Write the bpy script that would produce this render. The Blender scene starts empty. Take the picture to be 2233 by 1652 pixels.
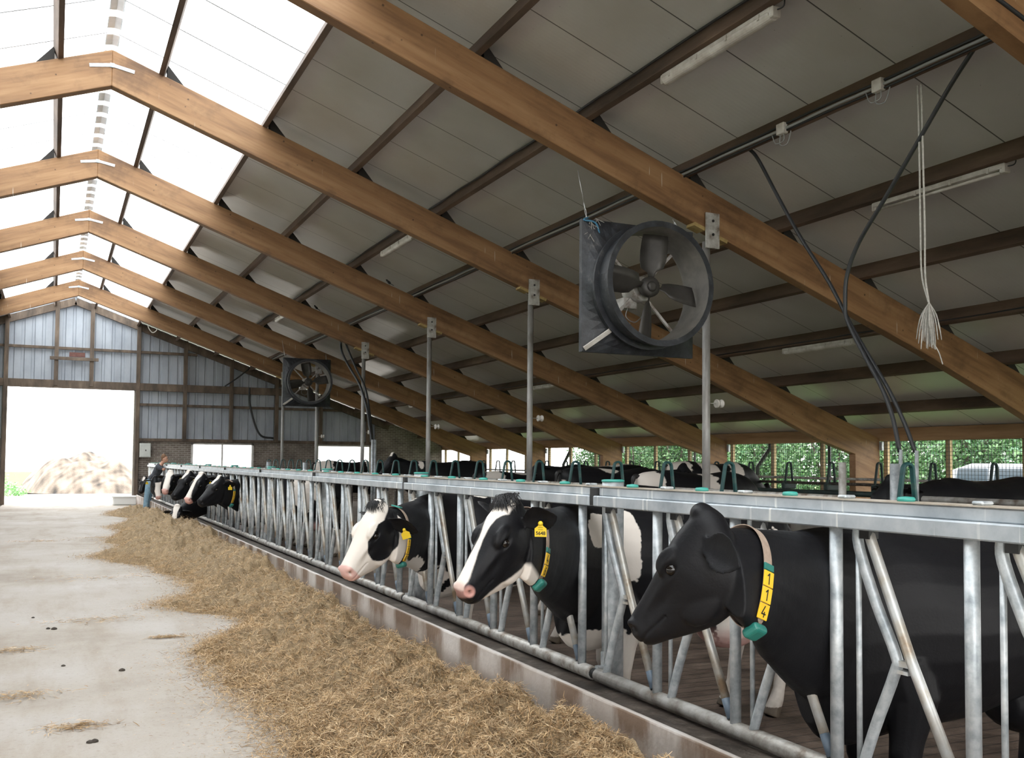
import bpy, bmesh, math, random
import numpy as np
from mathutils import Vector, Matrix, noise
random.seed(7); RNG = np.random.default_rng(7)
C = bpy.context.scene.collection
SC = bpy.context.scene
# ------------------------------------------------------------------ camera
FPX, YAW, PITCH, ROLL, DY, CAMZ = 2139.757, .4369, .0432, .0083, 88.23, 1.6869
cy, sy = math.cos(YAW), math.sin(YAW); cp, sp = math.cos(PITCH), math.sin(PITCH); cr, sr = math.cos(ROLL), math.sin(ROLL)
_fw = Vector((cp*sy, cp*cy, sp)); _up = Vector((-sp*sy, -sp*cy, cp)); _rt = Vector((cy, -sy, 0))
_r2 = _rt*cr + _up*sr; _u2 = -_rt*sr + _up*cr
camd = bpy.data.cameras.new('camera'); cam = bpy.data.objects.new('camera', camd); C.objects.link(cam)
camd.sensor_width = 36; camd.lens = 36*FPX/2233; camd.shift_y = DY/2233; camd.clip_end = 500
cam.matrix_world = Matrix(((_r2.x, _u2.x, -_fw.x, 0), (_r2.y, _u2.y, -_fw.y, 0), (_r2.z, _u2.z, -_fw.z, CAMZ), (0, 0, 0, 1)))
SC.camera = cam
# ------------------------------------------------------------------ sky and exposure
w = bpy.data.worlds.new('overcast_sky'); SC.world = w; w.use_nodes = True
bg = w.node_tree.nodes['Background']; bg.inputs['Color'].default_value = (1.0, .985, .96, 1); bg.inputs['Strength'].default_value = 4.0
vs = SC.view_settings; vs.view_transform = 'Standard'; vs.look = 'None'; vs.gamma = 1; vs.use_curve_mapping = False; vs.exposure = 0.65
SC.cycles.max_bounces = 8; SC.cycles.diffuse_bounces = 5; SC.cycles.transparent_max_bounces = 24
SC.cycles.sample_clamp_indirect = 6

def ray(px, py):
    a = (px-2233/2)/FPX; b = -(py-826-DY)/FPX
    return _fw + _r2*a + _u2*b
def at(px, py, X=None, Y=None, z=None, d=None):
    """a world point from a measurement on the photograph and one known distance"""
    r = ray(px, py)
    t = X/r.x if X is not None else Y/r.y if Y is not None else (z-CAMZ)/r.z if z is not None else d/(r.x*sy+r.y*cy)
    p = r*t; p.z += CAMZ; return p

# ------------------------------------------------------------------ materials
def mat(name, col=(.5, .5, .5), rough=.6, metal=0., **k):
    m = bpy.data.materials.new(name); m.use_nodes = True; nt = m.node_tree; b = nt.nodes['Principled BSDF']
    b.inputs['Base Color'].default_value = (*col, 1); b.inputs['Roughness'].default_value = rough; b.inputs['Metallic'].default_value = metal
    return m
def N(m, t, **k):
    n = m.node_tree.nodes.new(t)
    for a, b in k.items():
        if a in n.inputs: n.inputs[a].default_value = b
        else: setattr(n, a, b)
    return n
def LK(m, a, b): m.node_tree.links.new(a, b)
def ramp(m, stops):
    r = N(m, 'ShaderNodeValToRGB'); e = r.color_ramp.elements
    while len(e) < len(stops): e.new(.5)
    for q, (p, c) in zip(e, stops): q.position = p; q.color = (*c, 1)
    return r
def noisy(name, stops, scale=6., rough=.7, metal=0., stretch=(1, 1, 1), bump=0., bscale=None, detail=6., coords='Object', rvar=0., rot=None):
    """base colour from one noise ramp, optional bump from another"""
    m = mat(name, stops[0][1], rough, metal); b = m.node_tree.nodes['Principled BSDF']
    tc = N(m, 'ShaderNodeTexCoord'); mp = N(m, 'ShaderNodeMapping'); mp.inputs['Scale'].default_value = stretch
    if rot is not None: mp.vector_type = 'TEXTURE'; mp.inputs['Rotation'].default_value = rot; mp.inputs['Scale'].default_value = tuple(1/q for q in stretch)
    LK(m, tc.outputs[coords], mp.inputs['Vector'])
    n = N(m, 'ShaderNodeTexNoise', Scale=scale, Detail=detail, Roughness=.6); LK(m, mp.outputs[0], n.inputs['Vector'])
    r = ramp(m, stops); LK(m, n.outputs['Fac'], r.inputs[0]); LK(m, r.outputs[0], b.inputs['Base Color'])
    if bump:
        n2 = N(m, 'ShaderNodeTexNoise', Scale=bscale or scale*4, Detail=5.); LK(m, mp.outputs[0], n2.inputs['Vector'])
        bp = N(m, 'ShaderNodeBump', Strength=bump, Distance=.02); LK(m, n2.outputs['Fac'], bp.inputs['Height']); LK(m, bp.outputs[0], b.inputs['Normal'])
    if rvar:
        mr = N(m, 'ShaderNodeMapRange'); mr.inputs['To Min'].default_value = rough-rvar; mr.inputs['To Max'].default_value = rough+rvar
        LK(m, n.outputs['Fac'], mr.inputs['Value']); LK(m, mr.outputs[0], b.inputs['Roughness'])
    m['out'] = r.name
    return m

# ------------------------------------------------------------------ objects
def tag(o, label=None, cat=None, group=None, kind=None):
    if label: o['label'] = label
    if cat: o['category'] = cat
    if group: o['group'] = group
    if kind: o['kind'] = kind
    return o
def empty(name, loc=(0, 0, 0), rz=0., label=None, cat=None, group=None, kind=None):
    o = bpy.data.objects.new(name, None); C.objects.link(o); o.location = loc; o.rotation_euler = (0, 0, rz); o.empty_display_size = .1
    return tag(o, label, cat, group, kind)
def meshobj(name, v, f, m, parent=None, smooth=False):
    me = bpy.data.meshes.new(name); me.from_pydata([tuple(map(float, q)) for q in v], [], [tuple(map(int, q)) for q in f]); me.update()
    if smooth is True:
        me.polygons.foreach_set('use_smooth', [True]*len(me.polygons))
    o = bpy.data.objects.new(name, me); C.objects.link(o)
    for mm in (m if isinstance(m, (list, tuple)) else [m]): me.materials.append(mm)
    if parent: o.parent = parent
    return o
class MB:
    """collects simple solids into ONE mesh"""
    def __init__(s): s.v = []; s.f = []; s.sm = []
    def add(s, v, f, smooth=False):
        o = len(s.v); s.v += [tuple(q) for q in v]; s.f += [tuple(i+o for i in q) for q in f]; s.sm += [smooth]*len(f); return s
    def box(s, x0, x1, y0, y1, z0, z1):
        return s.add([(x0, y0, z0), (x1, y0, z0), (x1, y1, z0), (x0, y1, z0), (x0, y0, z1), (x1, y0, z1), (x1, y1, z1), (x0, y1, z1)],
                     [(0, 3, 2, 1), (4, 5, 6, 7), (0, 1, 5, 4), (1, 2, 6, 5), (2, 3, 7, 6), (3, 0, 4, 7)])
    def cbox(s, c, sz, ax=None):
        c = Vector(c); X, Y, Z = ax or (Vector((1, 0, 0)), Vector((0, 1, 0)), Vector((0, 0, 1)))
        v = [c+X*(a*sz[0]/2)+Y*(b*sz[1]/2)+Z*(d*sz[2]/2) for d in (-1, 1) for a, b in ((-1, -1), (1, -1), (1, 1), (-1, 1))]
        return s.add(v, [(0, 3, 2, 1), (4, 5, 6, 7), (0, 1, 5, 4), (1, 2, 6, 5), (2, 3, 7, 6), (3, 0, 4, 7)])
    def bar(s, a, b, wd, ht, up=(0, 0, 1)):
        a = Vector(a); b = Vector(b); t = (b-a).normalized(); x = t.cross(Vector(up)).normalized(); u = x.cross(t).normalized()
        return s.cbox((a+b)/2, ((b-a).length, wd, ht), (t, x, u))
    def tube(s, pts, r, n=10, cap=True):
        pts = [Vector(p) for p in pts]; rr = r if isinstance(r, (list, tuple)) else [r]*len(pts)
        v = []; prev = None
        for i, p in enumerate(pts):
            t = (pts[min(i+1, len(pts)-1)]-pts[max(i-1, 0)]).normalized()
            if prev is None: x = t.orthogonal().normalized()
            else:
                x = prev-t*prev.dot(t); x.normalize()
            prev = x; y = t.cross(x)
            v += [p+(x*math.cos(k*2*math.pi/n)+y*math.sin(k*2*math.pi/n))*rr[i] for k in range(n)]
        f = [(i*n+k, i*n+(k+1) % n, (i+1)*n+(k+1) % n, (i+1)*n+k) for i in range(len(pts)-1) for k in range(n)]
        o = len(s.v); s.add(v, f, True)
        if cap:
            s.f += [tuple(o+k for k in reversed(range(n))), tuple(o+(len(pts)-1)*n+k for k in range(n))]; s.sm += [False, False]
        return s
    def lathe(s, c, prof, axis=(0, 0, 1), n=20):
        a = Vector(axis).normalized(); x = a.orthogonal().normalized(); y = a.cross(x); c = Vector(c)
        v = [c+a*h+(x*math.cos(k*2*math.pi/n)+y*math.sin(k*2*math.pi/n))*r for r, h in prof for k in range(n)]
        f = [(i*n+k, i*n+(k+1) % n, (i+1)*n+(k+1) % n, (i+1)*n+k) for i in range(len(prof)-1) for k in range(n)]
        o = len(s.v); s.add(v, f, True)
        s.f += [tuple(o+k for k in reversed(range(n))), tuple(o+(len(prof)-1)*n+k for k in range(n))]; s.sm += [False, False]
        return s
    def build(s, name, m, parent=None, bevel=0., seg=2):
        o = meshobj(name, s.v, s.f, m, parent)
        o.data.polygons.foreach_set('use_smooth', s.sm)
        if bevel:
            b = o.modifiers.new('bevel', 'BEVEL'); b.width = bevel; b.segments = seg; b.limit_method = 'ANGLE'; b.angle_limit = math.radians(50)
        return o
def bez(p0, p1, p2, p3, n=16):
    p0, p1, p2, p3 = map(Vector, (p0, p1, p2, p3)); out = []
    for i in range(n+1):
        t = i/n; out.append(p0*(1-t)**3+p1*3*t*(1-t)**2+p2*3*t*t*(1-t)+p3*t**3)
    return out
def smoothline(pts, k=6):
    """Catmull-Rom through the points"""
    P = [Vector(p) for p in pts]; P = [P[0]*2-P[1]]+P+[P[-1]*2-P[-2]]; out = []
    for i in range(1, len(P)-2):
        for j in range(k):
            t = j/k; a, b, c, d = P[i-1:i+3]
            out.append(.5*((2*b)+(c-a)*t+(2*a-5*b+4*c-d)*t*t+(3*b-a-3*c+d)*t**3))
    return out+[P[-2]]
def copy_tree(o, parent=None):
    c = o.copy(); C.objects.link(c)
    if parent: c.parent = parent
    for ch in list(o.children): copy_tree(ch, c)
    return c
ORD = ['first', 'second', 'third', 'fourth', 'fifth', 'sixth', 'seventh', 'eighth', 'ninth', 'tenth', 'eleventh', 'twelfth', 'thirteenth', 'fourteenth',
       'fifteenth', 'sixteenth', 'seventeenth', 'eighteenth', 'nineteenth', 'twentieth', 'twenty-first', 'twenty-second', 'twenty-third', 'twenty-fourth']
# ================================================================== the barn shell
XR, ZA, SL, RT = .6242, 7.0125, .3613, .525          # ridge, underside of the rafters at the ridge, roof slope, rafter depth
S, Y0 = 5.0, 10.0426                                 # frame spacing, frame over the first post
YG, YB = 39.84, -9.9                                 # far and near gable
XE, XL = 15.27, 2*.6242-15.27
def zb(X): return ZA-SL*abs(X-XR)
def zt(X): return zb(X)+RT
PH = .20
def zs(X): return zt(X)+PH
TH = math.atan(SL)
def glulam(nm, sgn): return noisy(nm, [(.28, (.125, .059, .024)), (.5, (.245, .128, .054)), (.72, (.335, .192, .09))], 2.2, .6, stretch=(.28, 1, 3.2), bump=.12, bscale=9, detail=9, rot=(0, sgn*TH, 0))
Mglulam = {1: glulam('glulam_timber', 1), -1: glulam('glulam_timber_mirrored', -1)}
def stains(m):
    """knots and damp stains over a timber"""
    nt = m.node_tree; b = nt.nodes['Principled BSDF']; src = b.inputs['Base Color'].links[0].from_socket
    tc = N(m, 'ShaderNodeTexCoord'); v = N(m, 'ShaderNodeTexVoronoi', Scale=4.2, Randomness=1.); LK(m, tc.outputs['Object'], v.inputs['Vector'])
    r = ramp(m, [(.045, (.12, .12, .12)), (.075, (1, 1, 1))]); LK(m, v.outputs['Distance'], r.inputs[0])
    n = N(m, 'ShaderNodeTexNoise', Scale=.9, Detail=7., Roughness=.7); LK(m, tc.outputs['Object'], n.inputs['Vector'])
    r2 = ramp(m, [(.34, (.25, .22, .2)), (.48, (1, 1, 1))]); LK(m, n.outputs['Fac'], r2.inputs[0])
    a = N(m, 'ShaderNodeMixRGB', blend_type='MULTIPLY'); a.inputs[0].default_value = .75; LK(m, src, a.inputs[1]); LK(m, r.outputs[0], a.inputs[2])
    c = N(m, 'ShaderNodeMixRGB', blend_type='MULTIPLY'); c.inputs[0].default_value = .5; LK(m, a.outputs[0], c.inputs[1]); LK(m, r2.outputs[0], c.inputs[2])
    mp = N(m, 'ShaderNodeMapping'); mp.inputs['Scale'].default_value = (26, 1, 1.6); LK(m, tc.outputs['Object'], mp.inputs['Vector'])      # pale droppings running down
    n3 = N(m, 'ShaderNodeTexNoise', Scale=1., Detail=2.); LK(m, mp.outputs[0], n3.inputs['Vector']); r3 = ramp(m, [(.715, (0, 0, 0)), (.75, (.6, .6, .6))]); LK(m, n3.outputs['Fac'], r3.inputs[0])
    d = N(m, 'ShaderNodeMixRGB'); LK(m, r3.outputs[0], d.inputs[0]); LK(m, c.outputs[0], d.inputs[1]); d.inputs[2].default_value = (.6, .55, .47, 1); LK(m, d.outputs[0], b.inputs['Base Color'])
stains(Mglulam[1]); stains(Mglulam[-1])
Mpurlin = noisy('weathered_purlin', [(.3, (.045, .029, .02)), (.55, (.11, .07, .048)), (.75, (.18, .118, .08))], 3, .8, stretch=(1, .25, 1), bump=.3, detail=8)
Mtimber = noisy('dark_gable_timber', [(.3, (.05, .038, .03)), (.55, (.13, .095, .07)), (.75, (.22, .165, .12))], 3.5, .85, stretch=(1, 1, .3), bump=.3, detail=8)
Mgalv = noisy('galvanised_steel', [(.32, (.26, .29, .31)), (.5, (.42, .45, .47)), (.7, (.60, .62, .63))], 14, .42, .35, bump=.08, rvar=.1)
Mgalvd = noisy('dirty_galvanised_pipe', [(.32, (.17, .135, .105)), (.48, (.36, .34, .31)), (.66, (.52, .51, .49))], 9, .5, .3, bump=.2, rvar=.1)
Mblackpipe = noisy('dung_stained_pipe', [(.3, (.025, .02, .016)), (.6, (.07, .055, .045)), (.72, (.25, .22, .19))], 16, .7, .2, bump=.3)
Mpole = noisy('galvanised_post', [(.3, (.16, .14, .125)), (.55, (.33, .32, .31)), (.75, (.48, .48, .48))], 5, .5, .3, stretch=(1, 1, .35), bump=.1)
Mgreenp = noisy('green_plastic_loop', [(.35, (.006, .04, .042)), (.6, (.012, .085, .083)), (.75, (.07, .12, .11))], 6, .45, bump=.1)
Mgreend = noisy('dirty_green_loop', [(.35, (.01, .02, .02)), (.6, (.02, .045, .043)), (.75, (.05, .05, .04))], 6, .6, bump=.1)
Mblack = mat('black_plastic', (.012, .012, .013), .45); Mcable = mat('cable_sheath', (.02, .021, .023), .5); Mcableg = mat('grey_cable', (.28, .28, .28), .5)
Mwhitep = noisy('dusty_white_plastic', [(.3, (.36, .32, .28)), (.6, (.58, .55, .51)), (.8, (.68, .66, .63))], 7, .5)
# --- alley floor
def floor_mat():
    m = noisy('alley_concrete', [(.30, (.31, .265, .22)), (.47, (.405, .362, .315)), (.62, (.445, .41, .378)), (.8, (.51, .48, .455))], .55, .82, bump=.25, bscale=40, detail=10)
    nt = m.node_tree; b = nt.nodes['Principled BSDF']; src = b.inputs['Base Color'].links[0].from_socket
    tc = N(m, 'ShaderNodeTexCoord'); n = N(m, 'ShaderNodeTexNoise', Scale=26., Detail=6., Roughness=.75); LK(m, tc.outputs['Object'], n.inputs['Vector'])
    r = ramp(m, [(.28, (.55, .47, .38)), (.45, (1, 1, 1)), (.6, (1, 1, 1)), (.78, (1.12, 1.1, 1.06))]); LK(m, n.outputs['Fac'], r.inputs[0])
    mp = N(m, 'ShaderNodeMapping'); mp.inputs['Scale'].default_value = (1.3, .25, 1); LK(m, tc.outputs['Object'], mp.inputs['Vector'])
    n2 = N(m, 'ShaderNodeTexNoise', Scale=1.4, Detail=9., Roughness=.7); LK(m, mp.outputs[0], n2.inputs['Vector'])
    r2 = ramp(m, [(.36, (.68, .58, .46)), (.52, (1, 1, 1))]); LK(m, n2.outputs['Fac'], r2.inputs[0])
    a = N(m, 'ShaderNodeMixRGB', blend_type='MULTIPLY'); a.inputs[0].default_value = .6; LK(m, src, a.inputs[1]); LK(m, r.outputs[0], a.inputs[2])
    c = N(m, 'ShaderNodeMixRGB', blend_type='MULTIPLY'); c.inputs[0].default_value = .42; LK(m, a.outputs[0], c.inputs[1]); LK(m, r2.outputs[0], c.inputs[2])
    LK(m, c.outputs[0], b.inputs['Base Color']); return m
Mfloor = floor_mat()
def passage_mat():
    m = noisy('grooved_passage_floor', [(.32, (.04, .027, .02)), (.5, (.095, .066, .05)), (.66, (.16, .118, .092)), (.8, (.25, .20, .165))], 3., .55, bump=.5, bscale=30, detail=9, rvar=.12)
    b = m.node_tree.nodes['Principled BSDF']; tc = N(m, 'ShaderNodeTexCoord'); sx = N(m, 'ShaderNodeSeparateXYZ'); LK(m, tc.outputs['Object'], sx.inputs[0])
    k = N(m, 'ShaderNodeMath', operation='MULTIPLY'); k.inputs[1].default_value = 1/.14; LK(m, sx.outputs['Y'], k.inputs[0])
    fr = N(m, 'ShaderNodeMath', operation='FRACT'); LK(m, k.outputs[0], fr.inputs[0])
    r = ramp(m, [(.0, (.35, .35, .35)), (.10, (.35, .35, .35)), (.16, (1, 1, 1)), (1, (1, 1, 1))]); LK(m, fr.outputs[0], r.inputs[0])
    src = b.inputs['Base Color'].links[0].from_socket; a = N(m, 'ShaderNodeMixRGB', blend_type='MULTIPLY'); a.inputs[0].default_value = 1; LK(m, src, a.inputs[1]); LK(m, r.outputs[0], a.inputs[2]); LK(m, a.outputs[0], b.inputs['Base Color'])
    return m
MB().box(-1.6, 2.80, YB, YG+.3, -.2, 0).build('floor', Mfloor)['kind'] = 'structure'
ZPASS, ZDECK = -.22, .05
MB().box(2.80, 7.0, YB, YG, -.45, ZPASS).build('floor', passage_mat())['kind'] = 'structure'
Mdeck = noisy('cubicle_deck', [(.3, (.06, .045, .035)), (.6, (.16, .13, .1)), (.8, (.3, .25, .18))], 4, .8, bump=.4)
MB().box(7.0, XE, YB, YG, -.45, ZDECK).build('floor', Mdeck)['kind'] = 'structure'
MB().box(XL, -1.6, YB, YG, -.25, -.02).build('floor', Mdeck)['kind'] = 'structure'
Mout = noisy('yard_concrete', [(.3, (.45, .42, .38)), (.7, (.62, .60, .56))], .4, .9)
Mgrass = noisy('meadow_grass', [(.3, (.06, .12, .03)), (.6, (.12, .22, .05)), (.8, (.2, .28, .09))], 1.5, .9, bump=.6)
MB().box(-30, 20, YG+.3, YG+26, -.3, -.03).build('floor', Mout)['kind'] = 'structure'
MB().box(XE+.2, 60, -40, 80, -.5, -.12).build('floor', Mgrass)['kind'] = 'structure'
MB().box(-60, XL-.2, -40, 80, -.5, -.12).build('floor', Mgrass)['kind'] = 'structure'
MB().box(-60, 60, YG+26, 140, -.5, -.1).build('floor', Mgrass)['kind'] = 'structure'
MB().box(XL, XE, -40, YB, -.5, -.03).build('floor', Mout)['kind'] = 'structure'

# --- kerb of the feed fence: stained concrete
def kerb_mat():
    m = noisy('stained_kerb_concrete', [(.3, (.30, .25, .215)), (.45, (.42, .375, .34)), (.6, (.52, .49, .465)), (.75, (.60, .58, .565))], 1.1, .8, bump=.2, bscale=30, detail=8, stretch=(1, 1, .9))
    nt = m.node_tree; b = nt.nodes['Principled BSDF']; src = b.inputs['Base Color'].links[0].from_socket; tc = N(m, 'ShaderNodeTexCoord'); sx = N(m, 'ShaderNodeSeparateXYZ'); LK(m, tc.outputs['Object'], sx.inputs[0])
    # brown runs below each feeding place, fading downwards
    mp = N(m, 'ShaderNodeMapping'); mp.inputs['Scale'].default_value = (1, 1, .30); LK(m, tc.outputs['Object'], mp.inputs['Vector'])
    n = N(m, 'ShaderNodeTexNoise', Scale=3.0, Detail=6., Roughness=.6); LK(m, mp.outputs[0], n.inputs['Vector'])
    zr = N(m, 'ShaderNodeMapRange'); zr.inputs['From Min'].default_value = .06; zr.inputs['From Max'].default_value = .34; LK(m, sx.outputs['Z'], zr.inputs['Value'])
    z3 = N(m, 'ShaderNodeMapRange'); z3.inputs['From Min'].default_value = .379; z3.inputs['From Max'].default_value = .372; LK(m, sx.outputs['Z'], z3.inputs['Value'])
    k = N(m, 'ShaderNodeMath', operation='MULTIPLY_ADD'); k.inputs[1].default_value = 2*math.pi/.73; k.inputs[2].default_value = .6; LK(m, sx.outputs['Y'], k.inputs[0]); sn = N(m, 'ShaderNodeMath', operation='SINE'); LK(m, k.outputs[0], sn.inputs[0])
    ad = N(m, 'ShaderNodeMath', operation='MULTIPLY_ADD'); ad.inputs[1].default_value = .13; LK(m, sn.outputs[0], ad.inputs[0]); LK(m, n.outputs['Fac'], ad.inputs[2])
    mr = N(m, 'ShaderNodeMapRange'); mr.inputs['From Min'].default_value = .40; mr.inputs['From Max'].default_value = .62; LK(m, ad.outputs[0], mr.inputs['Value'])
    mu = N(m, 'ShaderNodeMath', operation='MULTIPLY'); LK(m, mr.outputs[0], mu.inputs[0]); LK(m, zr.outputs[0], mu.inputs[1])
    mu2 = N(m, 'ShaderNodeMath', operation='MULTIPLY'); LK(m, mu.outputs[0], mu2.inputs[0]); LK(m, z3.outputs[0], mu2.inputs[1])
    r = ramp(m, [(.05, (1, 1, 1)), (.8, (.36, .25, .17))]); LK(m, mu2.outputs[0], r.inputs[0])
    a = N(m, 'ShaderNodeMixRGB', blend_type='MULTIPLY'); a.inputs[0].default_value = .9; LK(m, src, a.inputs[1]); LK(m, r.outputs[0], a.inputs[2])
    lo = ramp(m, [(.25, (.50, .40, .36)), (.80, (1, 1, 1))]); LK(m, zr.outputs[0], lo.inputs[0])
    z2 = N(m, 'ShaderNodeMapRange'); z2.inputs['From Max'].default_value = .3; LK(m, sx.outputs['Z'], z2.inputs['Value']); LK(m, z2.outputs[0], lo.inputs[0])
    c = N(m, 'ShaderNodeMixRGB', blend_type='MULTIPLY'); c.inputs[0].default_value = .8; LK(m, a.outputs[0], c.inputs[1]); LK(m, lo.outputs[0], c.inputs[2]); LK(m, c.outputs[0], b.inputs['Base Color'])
    return m
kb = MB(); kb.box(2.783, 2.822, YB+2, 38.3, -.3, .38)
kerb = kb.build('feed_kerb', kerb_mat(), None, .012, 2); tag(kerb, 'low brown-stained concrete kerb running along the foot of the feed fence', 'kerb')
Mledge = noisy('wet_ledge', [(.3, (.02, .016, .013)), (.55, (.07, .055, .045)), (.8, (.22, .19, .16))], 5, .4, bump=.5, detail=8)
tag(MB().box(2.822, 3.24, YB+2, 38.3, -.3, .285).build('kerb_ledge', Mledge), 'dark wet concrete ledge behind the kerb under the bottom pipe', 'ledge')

# --- portal frames: a glued timber frame is ONE object, its ridge plate, knee brackets and wedges are parts
PX = [.70, 2.20, 3.60, 5.02, 6.40, 7.86, 9.25, 10.70, 12.05, 13.50]
Mcleat = mat('black_cleat', (.02, .017, .015), .8)  # near-black, for the wedge on the downslope side of every purlin
def frame(i):
    Y = Y0+i*S; t = .085
    where = {-3: 'behind the camera', -2: 'over the camera', -1: 'nearest the camera, crossing the top right corner', 0: 'in front of the big fan', 1: 'second past the big fan, its ridge highest on the left',
             2: 'third from the front, over the second steel post', 3: 'fourth from the front, over the third steel post', 4: 'fifth from the front, carrying the small far fan', 5: 'last before the far gable wall'}[i]
    e = empty('portal_frame', (XR, Y, 0), 0, 'orange glued timber roof frame, '+where, 'roof frame', 'glued timber frames across the barn')
    pr = []
    def X(s, x): return s*x
    half = XE-XR; inn = 14.61-XR
    for s in (1, -1):
        poly = [(0, ZA+RT), (half, zt(XE)-.02), (half, -.1), (inn, -.1), (inn, 1.90), (inn-.9, zb(XR+inn-.9)-.12), (inn-2.2, zb(XR+inn-2.2)-.05), (inn-3.6, zb(XR+inn-3.6)), (0, ZA)]
        v = [(s*x, y, z) for y in (-t, t) for x, z in poly]; n = len(poly)
        f = [tuple(range(n))[::-1], tuple(range(n, 2*n))]+[(k, (k+1) % n, n+(k+1) % n, n+k) for k in range(n)]
        if s < 0: f = [q[::-1] for q in f]
        mb = MB(); mb.add(v, f); mb.build('timber_half', Mglulam[s], e, .008, 1)
    mb = MB()
    for s in (1, -1): mb.bar((s*.02, -t-.004, ZA+RT*.56), (s*.30, -t-.004, ZA+RT*.56-.30*SL*.45), .012, .05)
    mb.box(-.03, .03, -t-.016, -t-.004, ZA+RT*.50, ZA+RT*.62)
    mb.build('ridge_plate', Mgalv, e)
    for s in (1, -1):
        for o in PX:
            x0, x1 = o+.05, o+.30; v = [(s*x0, q, zt(XR+x0)-.01) for q in (-.07, .07)]+[(s*x1, q, zt(XR+x1)-.01) for q in (-.07, .07)]+[(s*x0, q, zs(XR+x0)-.005) for q in (-.07, .07)]
            mb = MB(); mb.add(v, [(0, 2, 4), (1, 5, 3), (0, 4, 5, 1), (0, 1, 3, 2), (2, 3, 5, 4)]); mb.build('purlin_cleat', Mcleat, e)
    MB().box(half-.02, half+.03, -.16, -t+.005, 1.98, 2.16).build('knee_bracket', Mgalv, e)
    return e
for i in range(-3, 6): frame(i)
# --- purlins
PY0, PY1 = YB+.15, YG-.15
for s in (1, -1):
    for k, o in enumerate(PX):
        X = XR+s*o; z = zt(X); c, sn = math.cos(math.atan(SL)), math.sin(math.atan(SL))
        ax = (Vector((s*c, 0, -sn)), Vector((0, 1, 0)), Vector((s*sn, 0, c)))
        if s > 0: lab = ['dark purlin between the skylight panels just right of the ridge', 'purlin along the lower edge of the right-hand skylight'][k] if k < 2 else \
            'timber purlin under the grey roof sheets, %s below the skylight edge on the right' % ORD[k-2]
        else: lab = ['dark purlin between the skylight panels just left of the ridge', 'purlin along the lower edge of the left-hand skylight'][k] if k < 2 else \
            'timber purlin on the left roof slope, %s below the skylight edge' % ORD[k-2]
        mb = MB(); mb.cbox((X, (PY0+PY1)/2, z+PH/2-.005), (.075, PY1-PY0, PH*1.03), ax)
        p = mb.build('roof_purlin', Mpurlin, None, .004, 1); tag(p, lab, 'purlin', 'purlins of the right roof slope' if s > 0 else 'purlins of the left roof slope')
# --- roof sheets
def sheet_mat():
    m = mat('roof_sheet', (.36, .345, .30), .30); b = m.node_tree.nodes['Principled BSDF']
    tc = N(m, 'ShaderNodeTexCoord'); sx = N(m, 'ShaderNodeSeparateXYZ'); LK(m, tc.outputs['Object'], sx.inputs[0])
    k = N(m, 'ShaderNodeMath', operation='MULTIPLY_ADD'); k.inputs[1].default_value = 1/1.17; k.inputs[2].default_value = .32; LK(m, sx.outputs['Y'], k.inputs[0]); fr = N(m, 'ShaderNodeMath', operation='FRACT'); LK(m, k.outputs[0], fr.inputs[0])
    r = ramp(m, [(.0, (.10, .095, .085)), (.010, (.10, .095, .085)), (.016, (1, 1, 1)), (1, (1, 1, 1))]); LK(m, fr.outputs[0], r.inputs[0])
    n = N(m, 'ShaderNodeTexNoise', Scale=.8, Detail=6.); LK(m, tc.outputs['Object'], n.inputs['Vector']); rn = ramp(m, [(.3, (.50, .485, .455)), (.55, (.57, .56, .54)), (.75, (.62, .612, .59))]); LK(m, n.outputs['Fac'], rn.inputs[0])
    sp = N(m, 'ShaderNodeTexVoronoi', Scale=7.); LK(m, tc.outputs['Object'], sp.inputs['Vector']); rs = ramp(m, [(.022, (.25, .22, .2)), (.04, (1, 1, 1))]); LK(m, sp.outputs['Distance'], rs.inputs[0])
    a = N(m, 'ShaderNodeMixRGB', blend_type='MULTIPLY'); a.inputs[0].default_value = 1; LK(m, rn.outputs[0], a.inputs[1]); LK(m, r.outputs[0], a.inputs[2])
    c = N(m, 'ShaderNodeMixRGB', blend_type='MULTIPLY'); c.inputs[0].default_value = .8; LK(m, a.outputs[0], c.inputs[1]); LK(m, rs.outputs[0], c.inputs[2]); LK(m, c.outputs[0], b.inputs['Base Color'])
    w_ = N(m, 'ShaderNodeMath', operation='MULTIPLY'); w_.inputs[1].default_value = 2*math.pi/.065; LK(m, sx.outputs['Y'], w_.inputs[0]); sn = N(m, 'ShaderNodeMath', operation='SINE'); LK(m, w_.outputs[0], sn.inputs[0])
    bp = N(m, 'ShaderNodeBump', Strength=.09, Distance=.004); LK(m, sn.outputs[0], bp.inputs['Height']); LK(m, bp.outputs[0], b.inputs['Normal'])
    return m
Msheet = sheet_mat()
def slab(name, x0, x1, y0, y1, th, m, dz=0.):
    v = [(x, y, zs(x)+dz+h) for h in (0, th) for x, y in ((x0, y0), (x1, y0), (x1, y1), (x0, y1))]
    mb = MB(); mb.add(v, [(0, 3, 2, 1), (4, 5, 6, 7), (0, 1, 5, 4), (1, 2, 6, 5), (2, 3, 7, 6), (3, 0, 4, 7)]); o = mb.build(name, m); o['kind'] = 'structure'; return o
slab('ceiling', XR+2.23, XE+.35, YB-.3, YG+.3, .05, Msheet)
slab('ceiling', XL-.35, XR-2.23, YB-.3, YG+.3, .05, Msheet)
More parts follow.
